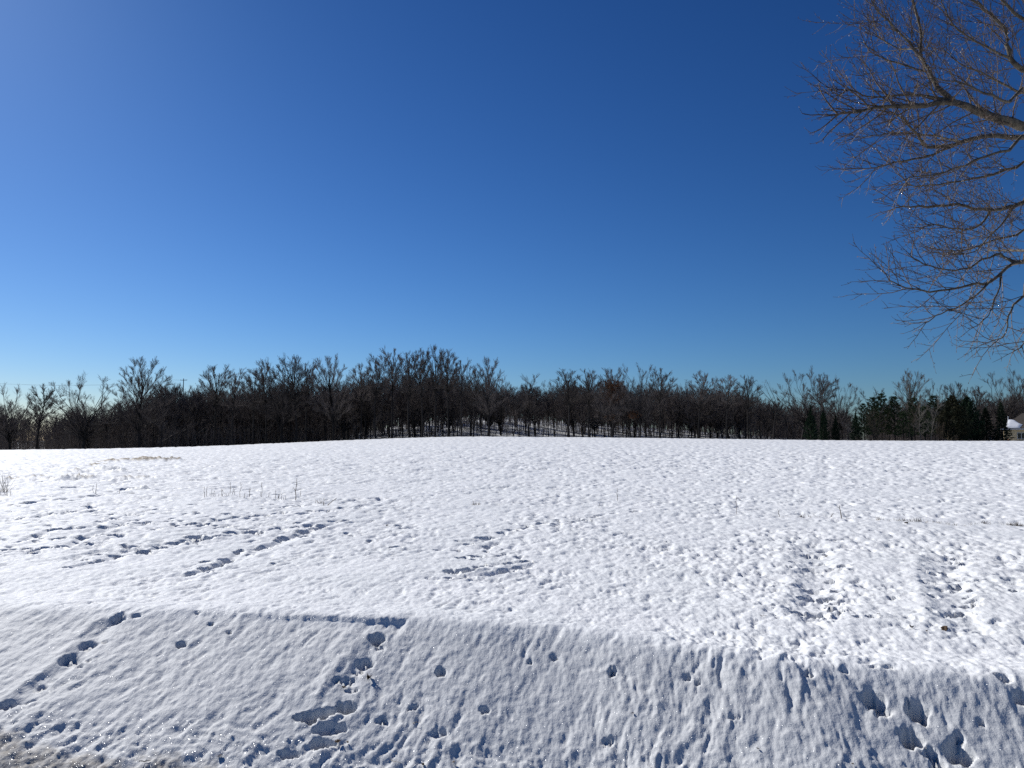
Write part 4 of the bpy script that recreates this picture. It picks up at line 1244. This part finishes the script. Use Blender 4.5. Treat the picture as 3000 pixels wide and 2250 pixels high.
for sx, lab in ((-1, 'nearer sagging power line behind the left trees'), (1, 'farther sagging power line behind the left trees')):
    a, b = wire_pts[1] + Vector((sx, sx * .8, 0)), wire_pts[0] + Vector((sx, sx * .8, 0))
    pts = []
    for k in range(17):
        t_ = k / 16
        q = a.lerp(b, t_); q.z -= 4 * t_ * (1 - t_) * 2.8
        pts.append(q)
    tb = Tubes(); tb.add(pts, [.013] * 17, 4)
    tag(obj('power_line', tb.mesh('power_line'), M_WIRE), lab, 'power line', 'power lines behind the left trees')

# ------------------------------------------------------------------ the big tree that reaches in from the right
random.seed(31)
TB = Vector((8.4, 8.9, float(base_h(8.4, 8.9))))
trunk, crown = Tubes(), Tubes()
tp, _ = poly(TB + Vector((0, 0, -.4)), Vector((-.05, 0, 1)).normalized(), 4.6, 6, .05, .05)
trunk.add(tp, [.34, .27, .24, .22, .20, .16], 12)
lead, _ = poly(tp[-1], Vector((.1, .1, 1)).normalized(), 6.5, 7, .12, .1)
trunk.add(lead, [.16, .13, .11, .09, .07, .05, .025], 8)
TIPS = []


def twigs(pts, L, r, lvl, dens=1.0):
    """side shoots of the near tree: (spacing, length, angles)"""
    spacing, lmin, lmax, a0, a1 = [(.082, .40, .92, .45, .95), (.054, .14, .42, .40, .95), (.05, .04, .13, .5, 1.1)][lvl]
    n = max(1, int(L / spacing * dens))
    side = R() * 6.28
    for k in range(n):
        t = .12 + .88 * (k + R()) / n
        p, d = along(pts, min(t, .999))
        l = U(lmin, lmax) * (1.15 - .62 * t) * (min(1.0, L / .8) if lvl else 1)
        d2 = tilt(d, U(a0, a1), side + k * 2.4 + U(-.5, .5))
        if lvl == 0: d2 = (d2 + Vector((-.05, -.02, .22))).normalized()
        rr = [max(r * .42, .0050), .0030, .0021][lvl]
        if lvl == 2:
            q, dd = poly(p, d2, l, 2, .2, .05)
            crown.add(q, [rr, rr * .7], 3)
        else:
            K = 5 if lvl == 0 else 4
            q, dd = poly(p, d2, l, K, .20, .05 if lvl == 0 else .09)
            crown.add(q, [rr * (1 - .6 * i / (K - 1)) for i in range(K)], 3)
            twigs(q, l, rr, lvl + 1, dens)
        if lvl > 0: TIPS.append((q[-1], dd))


def limb(points, r0, r1, dens=1.0, sides=6, root=None):
    pts = [at_depth(*p) for p in points]
    if root is not None: pts = [root] + pts
    # smooth the hand-placed line
    fin = []
    for i in range(len(pts) - 1):
        p0, p1, p2, p3 = pts[max(i - 1, 0)], pts[i], pts[i + 1], pts[min(i + 2, len(pts) - 1)]
        for s_ in range(3):
            t_ = s_ / 3
            q = .5 * ((2 * p1) + (p2 - p0) * t_ + (2 * p0 - 5 * p1 + 4 * p2 - p3) * t_ ** 2 + (3 * p1 - p0 - 3 * p2 + p3) * t_ ** 3)
            fin.append(q + vrand() * .012)
    fin.append(pts[-1])
    n = len(fin)
    rad = [r0 + (r1 - r0) * (i / (n - 1)) ** .55 for i in range(n)]
    trunk.add(fin, [x_ * U(.93, 1.08) for x_ in rad], sides)
    st = 3 if root is not None else 0
    vis = fin[st:]
    L = sum((vis[i + 1] - vis[i]).length for i in range(len(vis) - 1))
    twigs(vis, L, .5 * (r0 + r1) * .5, 0, dens)
    # the tip goes on as a shoot
    d = (fin[-1] - fin[-3]).normalized()
    q, dd = poly(fin[-1], d, .25, 4, .2, .06)
    crown.add(q, [r1, r1 * .8, r1 * .6, r1 * .35], 3)
    twigs(q, .25, r1, 1, dens)
    TIPS.append((q[-1], dd))
    return fin


def on(t_):
    return along(tp, t_)[0]


limb([(3080, 395, 8.8), (3000, 370, 8.6), (2890, 335, 8.4), (2800, 302, 8.2), (2710, 308, 8.0), (2600, 312, 7.9), (2510, 330, 7.8), (2445, 338, 7.7)], .095, .006, 1.0, 9, on(.75))
limb([(2800, 300, 8.2), (2750, 255, 8.2), (2722, 205, 8.3), (2697, 165, 8.4), (2700, 120, 8.4), (2690, 50, 8.5), (2668, -40, 8.6), (2660, -140, 8.7)], .036, .010, 1.0, 7)
limb([(2697, 165, 8.4), (2640, 100, 8.3), (2585, 45, 8.2), (2545, -15, 8.1), (2520, -80, 8.1)], .017, .005)
limb([(2780, 290, 8.2), (2660, 280, 8.0), (2560, 285, 7.8), (2490, 265, 7.7), (2450, 280, 7.7)], .018, .004)
limb([(2715, 210, 8.3), (2620, 185, 8.5), (2560, 160, 8.6), (2535, 125, 8.7)], .014, .004)
limb([(2700, 140, 8.4), (2630, 140, 8.8), (2575, 110, 8.9), (2550, 70, 9.0)], .012, .004)
limb([(3080, 410, 9.2), (3000, 402, 9.2), (2880, 400, 9.0), (2800, 425, 8.8), (2718, 430, 8.6), (2685, 392, 8.5), (2645, 345, 8.4), (2600, 330, 8.3)], .055, .007, 1.0, 7, on(.78))
limb([(2790, 427, 8.8), (2700, 462, 8.6), (2620, 475, 8.5), (2560, 490, 8.4), (2520, 492, 8.4)], .02, .004)
limb([(2830, 415, 8.9), (2740, 400, 9.3), (2640, 390, 9.5), (2560, 395, 9.6), (2500, 405, 9.6)], .018, .004)
limb([(3080, 592, 9.0), (3000, 592, 9.0), (2960, 606, 9.0), (2880, 615, 8.8), (2800, 600, 8.6), (2720, 605, 8.5), (2650, 607, 8.3), (2620, 612, 8.3)], .045, .006, 1.0, 7, on(.62))
limb([(2905, 612, 8.9), (2870, 660, 8.8), (2800, 672, 8.7), (2740, 660, 8.6), (2700, 668, 8.6)], .018, .004)
limb([(2965, 606, 9.0), (2945, 645, 8.8), (2895, 700, 8.7), (2850, 740, 8.6), (2800, 745, 8.5)], .018, .004)
limb([(3080, 505, 9.4), (2980, 490, 9.5), (2880, 520, 9.6), (2780, 535, 9.5), (2700, 545, 9.5), (2650, 540, 9.4)], .035, .005, 1.0, 6, on(.7))
limb([(3080, 690, 9.6), (2980, 690, 9.6), (2880, 715, 9.5), (2810, 735, 9.4), (2750, 730, 9.4)], .03, .005, 1.0, 6, on(.58))
limb([(3080, 755, 8.4), (3000, 765, 8.2), (2970, 771, 8.1), (2900, 825, 7.9), (2840, 835, 7.8), (2750, 853, 7.6), (2680, 850, 7.5), (2620, 828, 7.5), (2590, 800, 7.5)], .036, .004, .85, 7, on(.5))
limb([(2970, 771, 8.1), (2930, 746, 8.1), (2880, 760, 8.0), (2820, 790, 7.9), (2745, 782, 7.8), (2690, 765, 7.8), (2664, 745, 7.8)], .02, .004, .8)
limb([(2905, 822, 7.9), (2860, 862, 7.8), (2800, 900, 7.7), (2745, 925, 7.6), (2710, 945, 7.6)], .014, .004, .8)
limb([(2935, 800, 8.0), (2922, 860, 7.8), (2905, 900, 7.8), (2885, 935, 7.7), (2860, 955, 7.7)], .012, .004, .7)
limb([(3080, 825, 8.0), (3000, 866, 7.9), (2962, 910, 7.8), (2950, 955, 7.7), (2935, 990, 7.7), (2890, 1005, 7.7)], .022, .004, .65, 6, on(.46))
limb([(3090, 905, 8.0), (3040, 950, 7.9), (3000, 1005, 7.8), (2970, 1030, 7.8)], .016, .004, .6, 6, on(.44))
limb([(3080, 235, 9.3), (3000, 205, 9.2), (2962, 172, 9.2), (2950, 130, 9.2), (2945, 85, 9.2), (2900, 40, 9.2), (2850, 0, 9.2), (2790, -60, 9.2)], .05, .012, 1.0, 8, on(.9))
limb([(2955, 170, 9.2), (2880, 135, 9.0), (2810, 90, 8.9), (2770, 30, 8.9), (2750, -40, 8.9)], .018, .005)
limb([(3080, 325, 9.8), (2980, 265, 9.8), (2900, 225, 9.8), (2820, 190, 9.7), (2770, 150, 9.7)], .035, .005, 1.0, 6, on(.82))
limb([(3080, 120, 8.8), (3000, 60, 8.8), (2930, -10, 8.8), (2880, -80, 8.8)], .04, .01, 1.0, 6, on(.95))
limb([(3060, 440, 8.2), (2960, 440, 8.0), (2860, 470, 7.8), (2770, 505, 7.7), (2690, 515, 7.6), (2630, 535, 7.6)], .03, .004, .9, 6, on(.72))
limb([(3060, 300, 8.0), (2960, 300, 7.7), (2880, 270, 7.5), (2800, 240, 7.4), (2720, 230, 7.3)], .03, .004, .8, 6, on(.85))
# limbs that leave the picture on the other side, so the tree is whole
for k in range(13):
    a = -1.9 + 3.9 * k / 12 + U(-.12, .12)
    p = (on(U(.6, .99)) if k % 2 else along(lead, U(.05, .6))[0])
    d = Vector((math.cos(a) * .9, math.sin(a) * .9, U(.2, .8))).normalized()
    q, _ = poly(p, d, U(3.0, 4.6), 8, .14, .03)
    trunk.add(q, [.06 * (1 - .11 * i) for i in range(8)], 6)
    twigs(q[2:], 3.0, .02, 0, .4)
near = empty('overhanging_tree', TB)
tag(near, 'big bare tree reaching in from the right edge with dense fine twigs', 'tree')
t_o = obj('trunk', trunk.mesh('trunk'), M_NBARK, near); t_o.matrix_parent_inverse = near.matrix_basis.inverted()
c_o = obj('crown', crown.mesh('crown'), M_NTWIG, near); c_o.matrix_parent_inverse = near.matrix_basis.inverted()
# buds and hanging melt drops
C, D, Ln, W = [], [], [], []
for p, d in TIPS:
    if R() < .55:
        C.append(p); D.append(d + vrand() * .3); Ln.append(U(.012, .022)); W.append(U(.006, .010))
Vv, Q = diamonds(C, D, Ln, W)
b_o = obj('buds', mesh_from('buds', Vv, quads=Q, smooth=False), bark_material('buds', (.13, .06, .05), (.24, .12, .09), 8, .6, 0), near)
tag(b_o, 'reddish buds on the twig ends', None, None, 'stuff'); b_o.matrix_parent_inverse = near.matrix_basis.inverted()
ico = bpy.data.meshes.new('tmp')
import bmesh
bm = bmesh.new(); bmesh.ops.create_icosphere(bm, subdivisions=1, radius=1.0)
iv = np.array([v.co[:] for v in bm.verts]); it = np.array([[v.index for v in f.verts] for f in bm.faces]); bm.free()
bpy.data.meshes.remove(ico)
vv, tt_ = [], []
sel = [p for p, d in random.sample(TIPS, 480) if p.x < 7.5]
for i, p in enumerate(sel):
    s_ = U(.003, .0065)
    vv.append(iv * s_ * np.array([1, 1, 1.25]) + np.array([p.x, p.y, p.z - s_]))
    tt_.append(it + i * len(iv))
M_DROP, nt, out = new_mat('melt_drop')
bs = N(nt, 'BsdfPrincipled'); bs.inputs['Base Color'].default_value = (.95, .97, 1, 1); bs.inputs['Roughness'].default_value = .12
bs.inputs['Transmission Weight'].default_value = .35; bs.inputs['IOR'].default_value = 1.33
nt.links.new(bs.outputs[0], out.inputs['Surface'])
d_o = obj('melt_drops', mesh_from('melt_drops', np.concatenate(vv), tris=np.concatenate(tt_)), M_DROP, near)
tag(d_o, 'glinting drops of melt water on the twigs', None, None, 'stuff'); d_o.matrix_parent_inverse = near.matrix_basis.inverted()

# ------------------------------------------------------------------ dry stalks and grass in the snow
random.seed(12)


def stalk(px, py_base, py_top, lean_px=0, r=.006, label=None, group='dry weed stalks in a row on the field', knots=True, mat=None):
    x, y, dist = ground_pt(px, py_base)
    z = height(x, y)
    h = (py_base - py_top) * dist / 2250
    lx = lean_px * dist / 2250
    tb = Tubes()
    pts = [Vector((0, 0, -.08))]
    for k in range(1, 6):
        t_ = k / 5
        pts.append(Vector((lx * t_ + U(-.012, .012), U(-.01, .01), h * t_)))
    tb.add(pts, [r, r, r * .9, r * .8, r * .7, r * .45], 5)
    if knots:
        for _ in range(random.choice([1, 2, 3])):
            p, d = along(pts, U(.35, .9))
            q, _d = poly(p, tilt(d, U(.4, .8)), h * U(.10, .25), 3, .15, .1)
            tb.add(q, [r * .6, r * .5, r * .3], 4)
    o = obj('weed_stalk', tb.mesh('weed_stalk'), mat or M_STALK)
    o.location = (x, y, z)
    tag(o, label or 'thin dry stalk among the sparse row poking from the snow', 'stalk', group)
    return o


for (x, b, t, ln, rr, lab) in [
    (155, 335, 230, -4, .007, 'leftmost tall dry stalk of the row in the snow'), (170, 330, 240, 6, .006, None), (222, 332, 265, 0, .006, None), (240, 332, 285, 2, .006, None),
    (205, 332, 300, 2, .005, None), (255, 333, 305, -3, .005, None), (285, 334, 300, 2, .005, None),
    (312, 335, 265, 0, .006, None), (322, 332, 258, 3, .006, None), (345, 332, 300, -2, .005, None), (358, 332, 306, 2, .005, None), (372, 330, 300, 2, .005, None), (390, 322, 205, 2, .006, None),
    (414, 322, 262, 8, .006, None), (430, 322, 275, 0, .006, None), (487, 340, 195, -1, .006, None), (525, 345, 305, 0, .007, None),
    (572, 332, 232, 5, .008, 'slightly kinked dark stalk halfway along the row'), (672, 332, 290, 0, .006, None), (683, 336, 200, 2, .006, None), (750, 338, 310, 0, .006, None),
    (812, 345, 270, 0, .006, None), (832, 344, 302, 14, .008, None), (840, 342, 312, 10, .006, None), (868, 358, 308, 0, .006, None), (884, 358, 335, 3, .005, None), (907, 357, 315, -3, .006, None),
    (997, 358, 152, 6, .010, 'tallest and thickest dark stalk of the row'), (1045, 322, 255, 0, .006, 'thin stalk just right of the tallest stalk'),
    (1257, 411, 385, 3, .009, 'short stub beside the slanted stick'), (1285, 411, 335, 90, .009, 'dark stick slanting to the right out of the snow'),
    (2072, 375, 335, -2, .005, 'lone tiny stalk right of the long trail')]:
    stalk(550 + x * .3165, 1350 + b * .3165, 1350 + t * .3165, ln * .3165, rr, lab)
GL = 'single stalks scattered over the field'
for (x, b, t, ln, rr, lab) in [
    (1808, 1466, 1430, 1, .006, 'single thin stalk in the open middle of the field'), (2158, 1506, 1451, 0, .005, 'single faint stalk right of the field middle'),
    (1755, 1488, 1475, 1, .006, 'short tan stub left of the single middle stalk'), (2466, 1518, 1480, -5, .009, 'reddish brown stalk left of the dry grass line'),
    (2430, 1512, 1498, 12, .007, 'stick lying aslant left of the reddish stalk'), (2284, 1511, 1488, -5, .006, 'thin pale stalk left of the small brown tuft'),
    (272, 1444, 1420, 0, .007, 'short stalk before the thawed hollow, left of its pair'), (281, 1446, 1416, 1, .008, 'darker stalk before the thawed hollow, right of its pair'),
    (350, 1446, 1434, 0, .008, 'stubby stalk at the edge of the right thawed hollow')]:
    stalk(x, b, t, ln, rr, lab, GL)


def tuft(px, py, w_px, h_px, n, mat, label, group, name='grass_tuft', thick=.004):
    x, y, dist = ground_pt(px, py)
    z = height(x, y)
    w, h = w_px * dist / 2250, h_px * dist / 2250
    tb = Tubes()
    for _ in range(n):
        bx, by = U(-w, w) * .5, U(-.08, .08)
        q, d = poly(Vector((bx, by, -.04)), Vector((random.gauss(0, .35), random.gauss(0, .3), 1)).normalized(), h * U(.45, 1.1), 4, .16, -.02)
        tb.add(q, [thick, thick * .85, thick * .65, thick * .3], 3)
    o = obj(name, tb.mesh(name), mat)
    o.location = (x, y, z)
    tag(o, label, 'grass tuft', group)


GT = 'dry grass tufts along the field'
tuft(1399, 1479, 26, 18, 26, M_STRAW, 'straw-coloured grass tuft alone in the middle of the field', GT)
tuft(934, 1471, 26, 24, 16, M_STALK, 'wispy grass tuft beside the slanted stick', GT)
tuft(8, 1440, 26, 80, 26, M_STALK, 'tall wispy weeds cut by the left edge of the picture', GT, thick=.005)
tuft(14, 1452, 36, 26, 20, M_STALK, 'bent low weeds at the foot of the tall weeds by the left edge', GT)
tuft(2348, 1514, 12, 16, 24, M_STALK, 'small brown tuft left of the dry grass line', GT)
for k, (x, y, w, h, n, mat) in enumerate([(2300, 1513, 30, 12, 14, M_STRAW), (2385, 1514, 36, 12, 16, M_STRAW), (2490, 1520, 26, 12, 12, M_STRAW), (2580, 1524, 18, 16, 20, M_STRAW), (2606, 1527, 22, 10, 16, M_STRAW),
                                        (2632, 1528, 24, 14, 24, M_STRAW), (2658, 1529, 24, 15, 36, M_STALK), (2684, 1529, 20, 18, 36, M_STALK), (2716, 1529, 22, 12, 24, M_STRAW), (2738, 1529, 18, 10, 20, M_STRAW),
                                        (2762, 1532, 24, 14, 18, M_STRAW), (2790, 1536, 30, 12, 22, M_STRAW), (2822, 1537, 28, 10, 18, M_STRAW), (2852, 1532, 18, 12, 16, M_STRAW),
                                        (2884, 1531, 16, 18, 30, M_STALK), (2925, 1532, 30, 12, 18, M_STRAW)]):
    tuft(x, y, w, h, n, mat, 'sparse dry grass tuft in the line at the right of the field', 'line of dry grass at the right')
tuft(2970, 1536, 38, 18, 90, M_STALK, 'dense brown grass clump at the right edge of the picture', GT)
tuft(2995, 1536, 26, 12, 60, M_LEAF, 'matted dark grass by the right edge, just past the dense clump', GT)

# ------------------------------------------------------------------ leaves and bits on the near snow
random.seed(77)


def leaf(px, py, size_px, label, curl=.5, group='dead leaves lying on the near snow'):
    x, y, dist = ground_pt(px, py)
    z = height(x, y)
    s = size_px * dist / 2250
    vs, fs = [], []
    NU_, NV_ = 7, 4
    for i in range(NU_):
        u = i / (NU_ - 1)
        wd = .42 * math.sin(math.pi * (u * .92 + .04)) ** .7 * (1 + .25 * math.sin(u * 17 + px))
        for j in range(NV_):
            v = j / (NV_ - 1) * 2 - 1
            vs.append((s * (u - .5), s * wd * v * (1 - .25 * curl), s * (curl * .45 * v * v * wd * 2 + .18 * curl * math.sin(u * 5 + px))))
    for i in range(NU_ - 1):
        for j in range(NV_ - 1):
            k = i * NV_ + j
            fs.append((k, k + 1, k + NV_ + 1, k + NV_))
    m_ = mesh_from('dead_leaf', vs, quads=fs)
    o = obj('dead_leaf', m_, M_LEAF)
    sm = o.modifiers.new('thick', 'SOLIDIFY'); sm.thickness = .0012
    o.location = (x, y, z + .01 + s * .05)
    o.rotation_euler = (U(-.5, .5), U(-.4, .4), U(0, 6.28))
    tag(o, label, 'leaf', group)


def bit(px, py, w_px, label, slope=0.0, rad=.0025, mat=None):
    x, y, dist = ground_pt(px, py)
    z = height(x, y)
    s = w_px * dist / 2250
    tb = Tubes()
    pts = [Vector((s * (k / 4 - .5), slope * s * (k / 4 - .5) + U(-.004, .004), .004 + U(0, .008))) for k in range(5)]
    tb.add(pts, [rad, rad, rad * .9, rad * .8, rad * .5], 5)
    p, d = along(pts, .55)
    tb.add([p, p + Vector((s * .16, s * .14, .012))], [rad * .7, rad * .4], 4)
    o = obj('fallen_twig', tb.mesh('fallen_twig'), mat or M_LEAF)
    o.location = (x, y, z + .004)
    tag(o, label, 'twig', 'twigs lying on the near snow')


leaf(1080, 1989, 22, 'curled dark brown leaf beside the boot prints below the crust edge', .8)
leaf(1007, 2010, 14, 'small dark leaf left of the curled leaf among the boot prints', .9)
leaf(989, 2182, 20, 'brown leaf at the lower right of the long deep boot print', .6)
leaf(1018, 2181, 9, 'tiny leaf scrap right beside the brown leaf by the deep print', .6)
leaf(1239, 2245, 13, 'dark leaf scrap at the bottom edge of the picture, left of centre', .7)
leaf(1329, 2233, 11, 'small leaf near the bottom edge, right of the dark scrap', .6)
leaf(644, 2219, 17, 'flat dark leaf near the bottom edge, left of the boot prints', .2)
leaf(2670, 1847, 17, 'dark leaf between the two broken-crust tracks', .7)
leaf(2768, 1850, 24, 'brown leaf sunk in a melt pocket under the right broken-crust track', .4)
leaf(2715, 1857, 8, 'tiny dark speck of leaf between the two leaves under the tracks', .5)
leaf(2220, 2197, 10, 'small black leaf scrap on the bank left of the deep round prints', .4)
leaf(2498, 2243, 8, 'leaf crumb at the bottom edge left of the deep round prints', .5)
leaf(1854, 2092, 9, 'tiny dark leaf on the middle of the bank', .5)
leaf(1134, 1539, 9, 'small dark leaf out on the field above the long trail', .5)
leaf(2421, 1626, 10, 'dark leaf scrap at the top of the left broken-crust track', .5)
leaf(2655, 1537, 14, 'dark leaf just below the line of dry grass', .5)
bit(423, 2236, 30, 'forked dark twig at the bottom edge near the dirty snow', .3, .003)
bit(1217, 2121, 18, 'short straw lying right of the deep boot print', 0, .0018, M_STRAW)
bit(1156, 2232, 44, 'long bent straw at the bottom edge', -.9, .0013, M_STRAW)
bit(2575, 1811, 16, 'fine twig on the snow between the broken-crust tracks', .6, .002)
bit(2236, 1810, 16, 'thin twig left of the left broken-crust track', -.6, .002)
